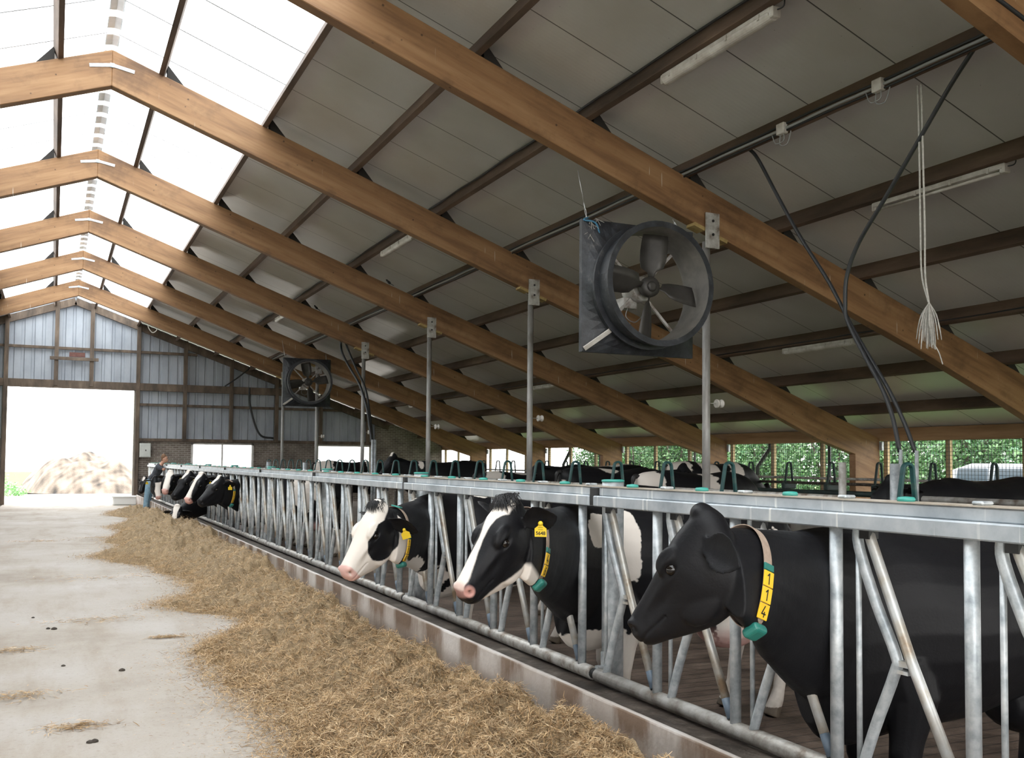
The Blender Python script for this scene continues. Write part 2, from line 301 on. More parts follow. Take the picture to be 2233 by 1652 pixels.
def skylight_mat():
    m = bpy.data.materials.new('skylight_sheet'); m.use_nodes = True; nt = m.node_tree; nt.nodes.clear(); o = N(m, 'ShaderNodeOutputMaterial')
    tr = N(m, 'ShaderNodeBsdfTransparent'); tl = N(m, 'ShaderNodeBsdfTranslucent'); tr.inputs['Color'].default_value = (.92, .95, .97, 1); tl.inputs['Color'].default_value = (.9, .93, .96, 1)
    mx = N(m, 'ShaderNodeMixShader'); mx.inputs[0].default_value = .22; LK(m, tr.outputs[0], mx.inputs[1]); LK(m, tl.outputs[0], mx.inputs[2])
    # the standing seams between the sheets
    tc = N(m, 'ShaderNodeTexCoord'); sx = N(m, 'ShaderNodeSeparateXYZ'); LK(m, tc.outputs['Object'], sx.inputs[0])
    k = N(m, 'ShaderNodeMath', operation='MULTIPLY_ADD'); k.inputs[1].default_value = 1/1.17; k.inputs[2].default_value = .32; LK(m, sx.outputs['Y'], k.inputs[0]); fr = N(m, 'ShaderNodeMath', operation='FRACT'); LK(m, k.outputs[0], fr.inputs[0])
    lt = N(m, 'ShaderNodeMath', operation='LESS_THAN'); lt.inputs[1].default_value = .018; LK(m, fr.outputs[0], lt.inputs[0])
    df = N(m, 'ShaderNodeBsdfDiffuse'); df.inputs['Color'].default_value = (.5, .5, .52, 1)
    m2 = N(m, 'ShaderNodeMixShader'); LK(m, lt.outputs[0], m2.inputs[0]); LK(m, mx.outputs[0], m2.inputs[1]); LK(m, df.outputs[0], m2.inputs[2]); LK(m, m2.outputs[0], o.inputs[0])
    return m
Msky = skylight_mat()
slab('window_1', XR+.08, XR+2.25, YB-.3, YG+.3, .006, Msky, .012)
slab('window_2', XR-2.25, XR-.08, YB-.3, YG+.3, .006, Msky, .012)
Mridge = noisy('ridge_flashing', [(.3, (.75, .76, .78)), (.7, (.92, .92, .93))], 5, .6)
Mridge.node_tree.nodes['Principled BSDF'].inputs['Transmission Weight'].default_value = .45
mb = MB(); y = YB
while y < YG:
    if True:
        for s in (1, -1):
            v = [(XR, y, zs(XR)+.0), (XR+s*.095, y, zs(XR+.095)+.02), (XR+s*.095, y+.40, zs(XR+.095)+.02), (XR, y+.40, zs(XR)+.0)]; v += [(a, b, c+.015) for a, b, c in v]
            mb.add(v, [(0, 3, 2, 1), (4, 5, 6, 7), (0, 1, 5, 4), (1, 2, 6, 5), (2, 3, 7, 6), (3, 0, 4, 7)])
    y += .62
rg = mb.build('trim_1', Mridge); rg['kind'] = 'structure'

# --- gables
def brick_mat():
    m = mat('old_brick', (.2, .17, .14), .85); b = m.node_tree.nodes['Principled BSDF']; tc = N(m, 'ShaderNodeTexCoord')
    mp = N(m, 'ShaderNodeMapping'); mp.inputs['Rotation'].default_value = (math.pi/2, 0, 0); LK(m, tc.outputs['Object'], mp.inputs['Vector'])
    br = N(m, 'ShaderNodeTexBrick', Scale=1.); br.inputs['Color1'].default_value = (.15, .12, .10, 1); br.inputs['Color2'].default_value = (.22, .185, .155, 1); br.inputs['Mortar'].default_value = (.34, .31, .28, 1)
    br.inputs['Mortar Size'].default_value = .010; br.inputs['Brick Width'].default_value = .22; br.inputs['Row Height'].default_value = .075; LK(m, mp.outputs[0], br.inputs['Vector'])
    n = N(m, 'ShaderNodeTexNoise', Scale=1.6, Detail=8.); LK(m, tc.outputs['Object'], n.inputs['Vector']); r = ramp(m, [(.3, (.35, .33, .32)), (.6, (1, 1, 1))]); LK(m, n.outputs['Fac'], r.inputs[0])
    a = N(m, 'ShaderNodeMixRGB', blend_type='MULTIPLY'); a.inputs[0].default_value = .8; LK(m, br.outputs['Color'], a.inputs[1]); LK(m, r.outputs[0], a.inputs[2]); LK(m, a.outputs[0], b.inputs['Base Color'])
    bp = N(m, 'ShaderNodeBump', Strength=.5, Distance=.01, invert=True); LK(m, br.outputs['Fac'], bp.inputs['Height']); LK(m, bp.outputs[0], b.inputs['Normal'])
    return m
Mbrick = brick_mat()
Mclad = noisy('grey_corrugated_sheet', [(.3, (.26, .285, .325)), (.55, (.36, .39, .435)), (.75, (.43, .46, .50))], 1.2, .5, .15, stretch=(1, 1, .5), bump=.05, detail=7)
WZ0, WZ1, WT = 1.16, 2.31, 2.38
def corrugated(mb, x0, x1, z0fn, z1fn, y):
    """trapezoid profile, one rib each 0.34 m"""
    P = .34; xs = []; k = math.floor(x0/P)
    while k*P < x1:
        for fx, d in ((0, 0), (.20, 0), (.225, .035), (.30, .035), (.325, 0)): xs.append((k*P+fx, d))
        k += 1
    xs = [(min(max(x, x0), x1), d) for x, d in xs if x0-.15 < x < x1+.15]; xs.append((x1, 0))
    v = []; 
    for x, d in xs: v += [(x, y+d, z0fn(x)), (x, y+d, z1fn(x))]
    mb.add(v, [(2*i, 2*i+2, 2*i+3, 2*i+1) for i in range(len(xs)-1)])
def gable(name, y, s, door, wins, brick_to, cladding_back):
    root = empty(name, (0, y, 0), 0); root['kind'] = 'structure'; root.location = (0, 0, 0)
    mb = MB(); yb0, yb1 = (y, y+.22) if s > 0 else (y-.22, y)
    segs = sorted([(door[0], door[1], 0, 99)]+[(a, b, WZ0, WZ1) for a, b in wins]); x = XL
    for a, b, z0, z1 in segs:
        mb.box(x, a, yb0, yb1, -.1, WT)
        if z1 < 50: mb.box(a, b, yb0, yb1, -.1, z0); mb.box(a, b, yb0, yb1, z1, WT)
        x = b
    mb.box(x, XE, yb0, yb1, -.1, WT)
    # the brick corner rises to the roof
    for (a, b) in brick_to:
        v = [(a, yb0, WT), (b, yb0, WT), (b, yb0, max(WT+.01, zs(b)-.02)), (a, yb0, zs(a)-.02)]; v += [(p, yb1, r) for p, q, r in v]
        mb.add(v, [(0, 1, 2, 3), (7, 6, 5, 4), (0, 4, 5, 1), (1, 5, 6, 2), (2, 6, 7, 3), (3, 7, 4, 0)])
    mb.build('brick_base', Mbrick, root)
    mb = MB(); top = lambda x: zs(x)-.01
    x0 = min([XL]+[b for a, b in brick_to if b < 0]) if False else XL
    corrugated(mb, XL, door[0], lambda x: WT, lambda x: max(WT, top(x)), y+.06*s)
    corrugated(mb, door[0], door[1], lambda x: door[2], top, y+.06*s)
    corrugated(mb, door[1], brick_to[-1][0] if brick_to else XE, lambda x: WT, lambda x: max(WT, top(x)), y+.06*s)
    cl = mb.build('cladding', Mclad, root); so = cl.modifiers.new('thick', 'SOLIDIFY'); so.thickness = .004
    return root
far = gable('wall_far', YG, 1, (-1.62, 2.79, 4.27), [(4.85, 7.24), (9.77, 12.08)], [(12.25, XE)], 0)
yf = YG-.06
def gpart(name, f, m=Mtimber, bev=.006): mb = MB(); f(mb); return mb.build(name, m, far, bev, 1)
for X in (-1.62, 1.22, 2.86, 4.57, 6.32, 8.1, 9.9, 11.9, -3.4, -5.2, 0.02):
    bot = {-1.62: 0, 2.86: 0}.get(X, 4.36 if -1.6 < X < 2.8 else WT)
    gpart('gable_post', lambda mb, X=X, bot=bot: mb.box(X-.07, X+.07, yf-.12, yf+.04, bot, zs(X)-.05))
gpart('gable_girt', lambda mb: mb.box(-6, 5.0, yf-.04, yf+.05, 5.70, 5.80))
gpart('lintel', lambda mb: mb.box(-7.4, 8.4, yf-.10, yf+.05, 4.28, 4.56))
gpart('gable_girt', lambda mb: mb.box(2.9, 12, yf-.03, yf+.05, 3.70, 3.80))
gpart('gable_girt', lambda mb: mb.box(2.9, 12.2, yf-.03, yf+.08, WT-.02, WT+.09))
gpart('cross_board', lambda mb: mb.box(-.2, 1.45, yf-.17, yf-.12, 5.30, 5.42))
for s in (1, -1):
    mb = MB(); x1 = 12.2; mb.bar((XR, yf-.02, zs(XR)-.22), (XR+s*x1, yf-.02, zs(XR+x1)-.22), .12, .26, (0, 0, 1)); mb.build('gable_rafter', Mtimber, far)
tag(MB().box(.45, .98, yf-.14, yf-.06, 5.44, 5.60).build('wall_box', noisy('rust_brown', [(.3, (.08, .03, .025)), (.7, (.16, .07, .055))], 8, .8)), 'small rust-brown wooden box on the gable above the cross board', 'box')
# steel door jambs
Mjamb = noisy('weathered_jamb', [(.3, (.10, .09, .08)), (.6, (.22, .20, .17)), (.8, (.3, .27, .23))], 4, .7, stretch=(1, 1, .2))
for n_, (a, b) in enumerate(((-1.72, -1.58), (2.74, 2.92))):
    o = MB().box(a, b, YG-.10, YG+.26, 0, 4.28).build('trim_%d' % (n_+2), Mjamb); o['kind'] = 'structure'
# gable windows
Mglass = bpy.data.materials.new('window_glass'); Mglass.use_nodes = True
nt = Mglass.node_tree; nt.nodes.clear(); o_ = N(Mglass, 'ShaderNodeOutputMaterial'); t_ = N(Mglass, 'ShaderNodeBsdfTransparent'); g_ = N(Mglass, 'ShaderNodeBsdfGlossy', Roughness=.05); m_ = N(Mglass, 'ShaderNodeMixShader'); m_.inputs[0].default_value = .06
LK(Mglass, t_.outputs[0], m_.inputs[1]); LK(Mglass, g_.outputs[0], m_.inputs[2]); LK(Mglass, m_.outputs[0], o_.inputs[0])
Mframe = noisy('white_window_frame', [(.3, (.5, .48, .46)), (.7, (.72, .70, .68))], 4, .6)
for n_, (a, b, mul) in enumerate(((4.85, 7.24, (6.03,)), (9.77, 12.08, ()))):
    wn = empty('window_%d' % (n_+3), (0, 0, 0)); wn['kind'] = 'structure'
    mb = MB(); t = .05
    mb.box(a, a+t*1.6, YG-.02, YG+.07, WZ0, WZ1).box(b-t*1.6, b, YG-.02, YG+.07, WZ0, WZ1).box(a, b, YG-.02, YG+.07, WZ1-t, WZ1).box(a, b, YG-.02, YG+.07, WZ0, WZ0+t)
    for q in mul: mb.box(q-.03, q+.03, YG-.01, YG+.07, WZ0, WZ1)
    mb.build('window_frame', Mframe, wn)
    MB().box(a+.05, b-.05, YG+.02, YG+.026, WZ0+.04, WZ1-.04).build('window_pane', Mglass, wn)
# --- side walls: low concrete, timber plate, netting between the frames
Mconc = noisy('side_wall_concrete', [(.3, (.2, .19, .17)), (.7, (.38, .36, .33))], 2, .9, bump=.2)
Mplate = noisy('eave_plate_timber', [(.3, (.22, .12, .055)), (.55, (.34, .20, .10)), (.75, (.42, .26, .14))], 1.8, .7, stretch=(4, .4, 4), detail=7)
for nm, xa, xb, xm in (('wall_right', XE-.02, XE+.16, 1), ('wall_left', XL-.16, XL+.02, -1)):
    r = empty(nm, (0, 0, 0)); r['kind'] = 'structure'
    MB().box(xa, xb, YB, YG, -.2, .55).build('base_wall', Mconc, r)
    MB().box(xa+.01, xb-.06, YB, YG, 2.17, 2.43).build('eave_plate', Mplate, r)
Mstud = noisy('pale_stud', [(.3, (.40, .28, .15)), (.7, (.58, .44, .26))], 3, .75, stretch=(3, 3, .4))
Mwire = mat('black_netting', (.012, .016, .013), .5)
for i in range(-3, 6):
    ya, yb_ = Y0+i*S+.1, Y0+(i+1)*S-.1
    if yb_ > YG: yb_ = YG-.05
    if i == 5: ya, yb_ = Y0+5*S+.1, YG-.1
    e = empty('windbreak_net', (XE+.06, (ya+yb_)/2, 0), 0, 'black netting in the open side wall, %s' % ('beyond the camera' if i < -1 else 'bay at the right edge, nearest' if i < 1 else '%s bay left of the nearest timber post' % ORD[i-1]), 'netting', 'netting bays of the open side wall')
    mb = MB(); L = (yb_-ya)/2; st = .072 if i > -3 else .14; y = -L
    while y < L: mb.box(-.003, .003, y-.003, y+.003, .55, 2.18); y += st
    z = .58
    while z < 2.18: mb.box(-.0028, .0028, -L, L, z-.003, z+.003); z += .072
    mb.build('net', Mwire, e)
    for f in (.33, .67, .99): MB().box(.03, .09, -L+2*L*f-.055, -L+2*L*f+.055, .5, 2.2).build('net_stud', Mstud, e)
    mb = MB(); mb.box(.10, .14, -L+2*L*.30-.03, -L+2*L*.30+.03, .5, 2.2); mb.build('net_rail', Mcable, e)
    if i in (1, 3): 
        mb = MB(); yy = -L+2*L*.72; mb.tube([(.15, yy, 2.2), (.15, yy, 2.05), (.15, yy+.45, 1.62), (.15, yy+.45, .5)], .05, 8); mb.build('downpipe', Mcable, e)
# ================================================================== cattle
def coat_mat():
    m = mat('cow_coat', (.02, .02, .02), .5); b = m.node_tree.nodes['Principled BSDF']
    a = N(m, 'ShaderNodeAttribute', attribute_name='coat'); LK(m, a.outputs['Color'], b.inputs['Base Color'])
    tc = N(m, 'ShaderNodeTexCoord'); n = N(m, 'ShaderNodeTexNoise', Scale=90., Detail=4.); LK(m, tc.outputs['Object'], n.inputs['Vector'])
    n2 = N(m, 'ShaderNodeTexNoise', Scale=9., Detail=4.); LK(m, tc.outputs['Object'], n2.inputs['Vector'])
    mx = N(m, 'ShaderNodeMath', operation='MULTIPLY_ADD'); mx.inputs[1].default_value = 2.5; LK(m, n2.outputs['Fac'], mx.inputs[0]); LK(m, n.outputs['Fac'], mx.inputs[2])
    bp = N(m, 'ShaderNodeBump', Strength=.22, Distance=.004); LK(m, mx.outputs[0], bp.inputs['Height']); LK(m, bp.outputs[0], b.inputs['Normal'])
    b.inputs['Roughness'].default_value = .50; b.inputs['Specular IOR Level'].default_value = .22
    return m
COAT = coat_mat()
EYE = mat('cow_eye', (.008, .006, .005), .06); EYERIM = mat('eye_rim', (.015, .012, .012), .35)
TAGY = mat('yellow_tag_plastic', (.82, .58, .03), .4); PLATEY = mat('yellow_plate_plastic', (.85, .52, .02), .4)
INK = mat('black_ink', (.01, .01, .01), .6); STRAP = noisy('webbing', [(.3, (.30, .22, .17)), (.7, (.42, .32, .25))], 30, .85, stretch=(1, 1, 1), bump=.3)
GREEN = mat('green_plastic', (.02, .17, .14), .35); HAIRB = mat('black_hair', (.012, .011, .012), .5)
BLACK = np.array((.0065, .0065, .008)); WHITE = np.array((.72, .66, .60)); PINK = np.array((.62, .33, .29))
def wob(P, s, seed=0):
    """smooth pseudo-noise, vectorised"""
    r = np.random.default_rng(seed); o = np.zeros(len(P))
    for k in range(6):
        d = r.normal(size=3); d /= np.linalg.norm(d); o += np.sin(P@d*s*(1+.35*k)+r.uniform(0, 6.28))/(1+.35*k)
    return o/3.
def npv(v): return np.array(v, float)
def ring(c, L, U, wd, hu, hd, e=.85, pinch=0., n=28):
    c, L, U = map(npv, (c, L, U)); out = []
    for k in range(n):
        a = 2*math.pi*k/n; x = math.cos(a); y = math.sin(a)
        X = math.copysign(abs(x)**e, x)*wd; Y = math.copysign(abs(y)**e, y)*(hu if y > 0 else hd)
        if y < 0: X *= 1-pinch*(abs(y)**1.3)
        out.append(c+L*X+U*Y)
    return out
def loftrings(rs):
    n = len(rs[0]); v = [p for r in rs for p in r]
    f = [(i*n+k, i*n+(k+1) % n, (i+1)*n+(k+1) % n, (i+1)*n+k) for i in range(len(rs)-1) for k in range(n)]
    f += [tuple(reversed(range(n))), tuple((len(rs)-1)*n+k for k in range(n))]
    return v, f
def interp(st, xs):
    st = np.array(st, float); return [np.interp(xs, st[:, 0], st[:, j]) for j in range(1, st.shape[1])]
# head: t along poll->muzzle (fraction of head length), top, bottom, half width, pinch of the lower half, squareness
HEAD = [(-.11, -.05, -.17, .06, .1), (-.06, -.005, -.27, .115, .15), (0, .015, -.37, .145, .25), (.08, .024, -.48, .168, .35), (.16, .03, -.56, .19, .45), (.24, .03, -.60, .208, .5), (.33, .022, -.62, .214, .52),
        (.43, .006, -.615, .196, .5), (.54, -.008, -.585, .166, .45), (.66, -.02, -.515, .14, .4), (.77, -.03, -.44, .124, .32), (.86, -.034, -.375, .122, .25),
        (.925, -.045, -.335, .125, .22), (.97, -.07, -.305, .115, .22), (1.0, -.11, -.275, .09, .2), (1.015, -.15, -.24, .05, .2)]
TORSO = [(-.03, 1.36, 1.12, .06), (0, 1.40, .98, .15), (.10, 1.435, .74, .235), (.25, 1.45, .66, .275), (.45, 1.465, .66, .30), (.65, 1.435, .62, .33), (.9, 1.415, .57, .365), (1.1, 1.41, .56, .355),
         (1.3, 1.44, .55, .31), (1.42, 1.455, .53, .27), (1.55, 1.43, .51, .24), (1.66, 1.36, .53, .20), (1.74, 1.25, .62, .13)]

def solve_head(poll_px, muz_px, zc, L, toward=True):
    """poll and muzzle positions: poll at depth zc, muzzle on its sight line at distance L, the nearer or the farther of the two"""
    P = at(*poll_px, d=zc); r = ray(*muz_px); O = Vector((0, 0, CAMZ)); r = r.normalized()
    b = r.dot(P-O); cc = (P-O).length_squared-L*L; disc = b*b-cc
    t = b + (0 if disc <= 0 else (-1 if toward else 1)*math.sqrt(disc))
    M = O+r*t
    return P, M
EARL, EARW = .40, .145
def mirror_free_ear(hd, side, axis_out, back, drop, length, wid, cup, fc):
    """a cupped leaf: rings across the ear axis"""
    base = hd['p'](.09, -.21, side*.165)
    e = (hd['L']*side*axis_out - hd['a']*back - hd['U']*drop).normalized()
    face = (hd['a']*fc[0]+hd['U']*fc[1]+hd['L']*(side*fc[2])); face = (face-e*face.dot(e)).normalized()   # the hollow looks forward and down
    wv = e.cross(face).normalized()
    rs = []
    for s, wf, cf in ((-.12, .34, .2), (.03, .42, .5), (.15, .66, .8), (.3, .9, 1), (.48, 1, 1), (.66, .9, .9), (.82, .62, .6), (.93, .34, .3), (1.0, .1, .1)):
        c = base+e*(s*length) - Vector((0, 0, 1))*(.12*length*s*s); r = []
        for k in range(16):
            a = 2*math.pi*k/16; x = math.cos(a); y = math.sin(a)
            r.append(npv(c+wv*(x*wf*wid)+face*(y*(.0095 if s < .9 else .006)+cup*cf*(x*x-.6))))
        rs.append(r)
    return rs, base, e, face
def cow(name, label, withers, heading, poll, muzzle, scale=1., ground=0., voxel=.02, coatfn=None, body_patches=(), group=None, headroll=0., ear=((1, .25, .12), (1, .25, .12)),
        legs=True, white_legs=True, collar=None, tags=(), forelock=False, eyes=True, seed=1, dewlap=1., tail=True, lying=False, earface=((.9, -.2, .3), (.9, -.2, .3)), collar_label=None, plates=(), teal_top=False, neckw=1.):
    root = empty(name, (withers[0], withers[1], ground), 0, label, 'cow', group)
    root.rotation_euler = (0, 0, 0)
    D = Vector((math.cos(heading), math.sin(heading), 0)); Lf = Vector((0, 0, 1)).cross(D)
    O = Vector((withers[0], withers[1], ground))-D*1.4*scale
    def B(x, l, z): return O+D*(x*scale)+Lf*(l*scale)+Vector((0, 0, z*scale))
    V = []; F = []
    def put(v, f):
        o = len(V); V.extend(v); F.extend(tuple(i+o for i in q) for q in f)
    xs = np.linspace(-.03, 1.74, 30); top, bot, wd = interp(TORSO, xs)
    if lying: bot = bot*0+.0; top = top-.60
    rs = []
    for x, a, b, ww in zip(xs, top, bot, wd):
        mid = b+(a-b)*.52; rs.append(ring(B(x, 0, mid), Lf, Vector((0, 0, 1)), ww*scale, (a-mid)*scale, (mid-b)*scale, .9, .25))
    put(*loftrings(rs))
    poll = Vector(poll); muzzle = Vector(muzzle); a = (muzzle-poll); HL = a.length; a.normalize()
    up0 = Vector((0, 0, 1)); U = up0-a*up0.dot(a)
    if U.length < .05: U = -D
    U.normalize()
    if headroll: U = Matrix.Rotation(headroll, 3, a)@U
    Lh = U.cross(a).normalized()
    hd = dict(a=a, U=U, L=Lh, HL=HL, poll=poll)
    hd['p'] = lambda t, y, l: poll+a*(t*HL)+U*(y*HL)+Lh*(l*HL)
    # neck
    zb = (.0 if not lying else -.60)
    P0 = B(1.38, 0, 1.10+zb); occ = hd['p'](.16, -.34, 0)
    P1 = P0+D*(.42*scale)+Vector((0, 0, .10)); P2 = occ+(P0-occ).normalized()*.34 + Vector((0, 0, .02))
    # the neck meets the back of the head, never through the face
    cl = bez(P0, P1, P2, occ, 22)
    nk = [(0, .34, .42, .23), (.15, .31, .47, .215), (.3, .27, .44, .185), (.5, .205, .36, .145), (.75, .172, .285, .12), (.9, .16, .285, .11), (1, .14, .255, .095)]
    us = np.linspace(0, 1, 23); hu, hdn, nw = interp(nk, us)
    rs = []; ncl = []
    for i, p in enumerate(cl):
        t = (cl[min(i+1, 22)]-cl[max(i-1, 0)]).normalized()
        upv = Vector((0, 0, 1)); upv = (upv-t*upv.dot(t)).normalized()
        if us[i] > .6:
            tt = (us[i]-.6)/.4*.6; q = (U-t*U.dot(t)).normalized(); upv = (upv*(1-tt)+q*tt).normalized()
        l = upv.cross(t).normalized(); k = scale if us[i] < .5 else scale+(HL/.58-scale)*(us[i]-.5)/.5
        rs.append(ring(p, l, upv, nw[i]*k*neckw, hu[i]*k, hdn[i]*k*dewlap, .92, .06+.3*us[i])); ncl.append((p, t, upv, l))
    put(*loftrings(rs))
    # head
    ts = np.concatenate([np.linspace(-.11, .9, 30), [.925, .95, .97, .985, 1.0, 1.015]]); tp, bt, hw, pc = interp(HEAD, ts)
    rs = []
    for t, y1, y0, ww, pin in zip(ts, tp, bt, hw, pc):
        mid = y1-(y1-y0)*(.36 if t < .8 else .45); rs.append(ring(hd['p'](t, mid, 0), Lh, U, ww*HL, (y1-mid)*HL, (mid-y0)*HL, .80, pin))
    put(*loftrings(rs))
    def ball(c, rx, ry, rz, ax):
        rr = []
        for q in np.linspace(-1, 1, 13):
            s = math.sqrt(max(0, 1-q*q))+.02; rr.append(ring(Vector(c)+ax[0]*(q*rx), ax[1], ax[2], ry*s, rz*s, rz*s, 1, 0, 16))
        put(*loftrings(rr))
    H = (a, Lh, U)
    ball(hd['p'](-.03, -.03, 0), .085*HL, .115*HL, .085*HL, H)                      # poll crest
    for sd in (1, -1):
        ball(hd['p'](.355, -.075, sd*.165), .13*HL, .044*HL, .09*HL, H)          # brow over the eye
        ball(hd['p'](.46, -.40, sd*.09), .20*HL, .06*HL, .15*HL, H)              # cheek
        ball(hd['p'](.93, -.12, sd*.085), .06*HL, .045*HL, .055*HL, H)           # nostril wing
    ball(hd['p'](.93, -.27, 0), .065*HL, .085*HL, .045*HL, H)                    # chin
    ears = []
    for i, sd in enumerate((1, -1)):
        er, eb, ee, ef = mirror_free_ear(hd, sd, ear[i][0], ear[i][1], ear[i][2], EARL*HL, EARW*HL, .05*HL, earface[i]); ears.append((eb, ee, ef, sd)); put(*loftrings(er))
    if legs:
        for sd in (1, -1):
            g = sd
            for pts in (((1.36, .08, 1.0, .09), (1.33, .165, .86, .135), (1.30, .19, .73, .115), (1.33, .185, .56, .075), (1.345, .175, .40, .062), (1.335, .17, .34, .05), (1.335, .17, .18, .04), (1.35, .17, .115, .05), (1.375, .17, .055, .055), (1.40, .17, .0, .062)),
                        ((.32, .08, 1.12, .13), (.33, .14, 1.0, .20), (.42, .185, .80, .165), (.34, .19, .64, .12), (.17, .18, .52, .07), (.13, .175, .46, .065), (.15, .17, .36, .048), (.18, .17, .18, .042), (.20, .17, .115, .05), (.23, .17, .055, .056), (.255, .17, 0, .063))):
                rr = []
                P = [B(x+(.05*g if x > .8 else -.06*g), l*g, z) for x, l, z, r in pts]
                for i, (x, l, z, r) in enumerate(pts):
                    t = (P[min(i+1, len(P)-1)]-P[max(i-1, 0)]).normalized(); u = (D-t*D.dot(t)).normalized(); ll = u.cross(t)
                    rr.append(ring(P[i], ll, u, r*scale*.9, r*scale, r*scale, 1, 0, 14))
                put(*loftrings(rr))
        ball(B(.42, 0, .60), .24*scale, .19*scale, .15*scale, (D, Lf, Vector((0, 0, 1))))
    me = bpy.data.meshes.new('raw'); me.from_pydata([tuple(q) for q in V], [], F)
    bm = bmesh.new(); bm.from_mesh(me); bmesh.ops.recalc_face_normals(bm, faces=bm.faces); bm.to_mesh(me); bm.free()
    tmp = bpy.data.objects.new('raw', me); C.objects.link(tmp)
    r = tmp.modifiers.new('r', 'REMESH'); r.mode = 'VOXEL'; r.voxel_size = voxel
    s = tmp.modifiers.new('s', 'SMOOTH'); s.factor = .5; s.iterations = max(3, int(.085/voxel))
    dg = bpy.context.evaluated_depsgraph_get(); me2 = bpy.data.meshes.new_from_object(tmp.evaluated_get(dg)); me2.name = 'body'
    bpy.data.objects.remove(tmp); bpy.data.meshes.remove(me)
    n = len(me2.vertices); co = np.empty(n*3); me2.vertices.foreach_get('co', co); co = co.reshape(-1, 3)
    nr = np.empty(n*3); me2.vertices.foreach_get('normal', nr); nr = nr.reshape(-1, 3)
    # head-local and body-local coordinates of every vertex
    q = co-npv(poll); T = q@npv(a)/HL; Yh = q@npv(U)/HL; Lq = q@npv(Lh)/HL
    qb = co-npv(O); bx = qb@npv(D)/scale; bl = qb@npv(Lf)/scale; bz = (co[:, 2]-ground)/scale
    occp = npv(occ); inhead = (T > -.1) & (T < 1.1) & (np.abs(Lq) < .6) & (Yh > -.75) & (Yh < .2)
    def g3(t, y, l, st, sy_, sl): return np.exp(-(((T-t)/st)**2+((Yh-y)/sy_)**2+((Lq-l)/sl)**2))
    dsp = np.zeros(n)
    for sd in (1, -1):
        dsp -= .026*HL*g3(.385, -.125, sd*.215, .055, .04, .07)            # eye socket
        dsp += .016*HL*g3(.36, -.075, sd*.205, .07, .022, .06)             # upper lid
        dsp += .012*HL*g3(.395, -.17, sd*.20, .07, .02, .06)               # lower lid
        dsp -= .060*HL*g3(.957, -.125, sd*.095, .026, .034, .045)           # nostril
        dsp += .014*HL*g3(.93, -.085, sd*.10, .03, .025, .05)
        dsp -= .022*HL*g3(.62, -.20, sd*.13, .14, .045, .07)               # hollow before the cheek
        dsp += .012*HL*g3(.60, -.135, sd*.13, .16, .028, .06)              # facial ridge
        mouth = np.exp(-((Yh-(-.235-.55*np.clip(.90-T, 0, 1)*.35))/.011)**2)*((T > .70) & (T < 1.02) & (Lq*sd > 0))
        dsp -= .012*HL*mouth
    co2 = co+nr*(dsp*inhead)[:, None]
    me2.vertices.foreach_set('co', (co2-npv(root.location)).ravel()); me2.update()
    # coat
    w1 = wob(co, 14, seed)*.5+wob(co, 40, seed+1)*.25+wob(co, 110, seed+2)*.12
    white = np.zeros(n)
    for (px_, pl_, pz_, rx_, rl_, rz_) in body_patches:
        d = np.sqrt(((bx-px_)/rx_)**2+((bl-pl_)/rl_)**2+((bz-pz_)/rz_)**2)+w1*.48
        white = np.maximum(white, np.clip((1-d)/.035, 0, 1))
    if white_legs:
        white = np.maximum(white, np.clip((.50-bz+w1*.12)/.02, 0, 1))
    col = BLACK[None]*(1-white[:, None])+WHITE[None]*white[:, None]
    ud = np.exp(-(((bx-.42)/.26)**2+(bl/.22)**2+((bz-.55)/.15)**2)); k = np.clip((ud-.35)*4, 0, 1)[:, None]
    if legs and white_legs: col = col*(1-k)+(PINK*.9+.06)*k
    col = np.where((bz < .065)[:, None] & (~inhead)[:, None], np.array((.05, .04, .035)), col)
    dirt = np.clip((.42-bz)*1.6+w1*.5, 0, .75)[:, None]*(~inhead)[:, None]
    if legs: col = col*(1-dirt)+np.array((.10, .075, .05))*dirt
    if coatfn:
        hw_, pk = coatfn(T, Yh, Lq, w1)
        hw_ = hw_*inhead; pk = pk*inhead
        col = col*(1-hw_[:, None])+WHITE[None]*hw_[:, None]; col = col*(1-pk[:, None])+PINK[None]*pk[:, None]
    dark = np.zeros(n)
    for sd in (1, -1):
        dark = np.maximum(dark, np.clip(g3(.957, -.125, sd*.092, .030, .038, .055)*2.2-.9, 0, 1))
    dark *= inhead
    col = col*(1-dark[:, None])+np.array((.012, .008, .008))*dark[:, None]
    at_ = me2.color_attributes.new('coat', 'FLOAT_COLOR', 'POINT'); at_.data.foreach_set('color', np.concatenate([col, np.ones((n, 1))], 1).astype(np.float32).ravel())
    me2.polygons.foreach_set('use_smooth', [True]*len(me2.polygons)); me2.materials.clear(); me2.materials.append(COAT)
    body = bpy.data.objects.new('body', me2); C.objects.link(body); body.parent = root
    R0 = root.location
    bvh = None
    if collar or eyes or tags:
        from mathutils.bvhtree import BVHTree
        bvh = BVHTree.FromPolygons([tuple(v) for v in co2], [tuple(p.vertices) for p in me2.polygons])
    if eyes:
        for sd in (1, -1):
            c = hd['p'](.385, -.128, sd*.174)-R0
            mb = MB(); mb.lathe(c, [(.046*HL*math.cos(q)+.0005, .046*HL*math.sin(q)) for q in np.linspace(-1.57, 1.57, 13)], Lh*sd+a*.25+U*.1, 18)
            mb.build('eye', EYE, root)
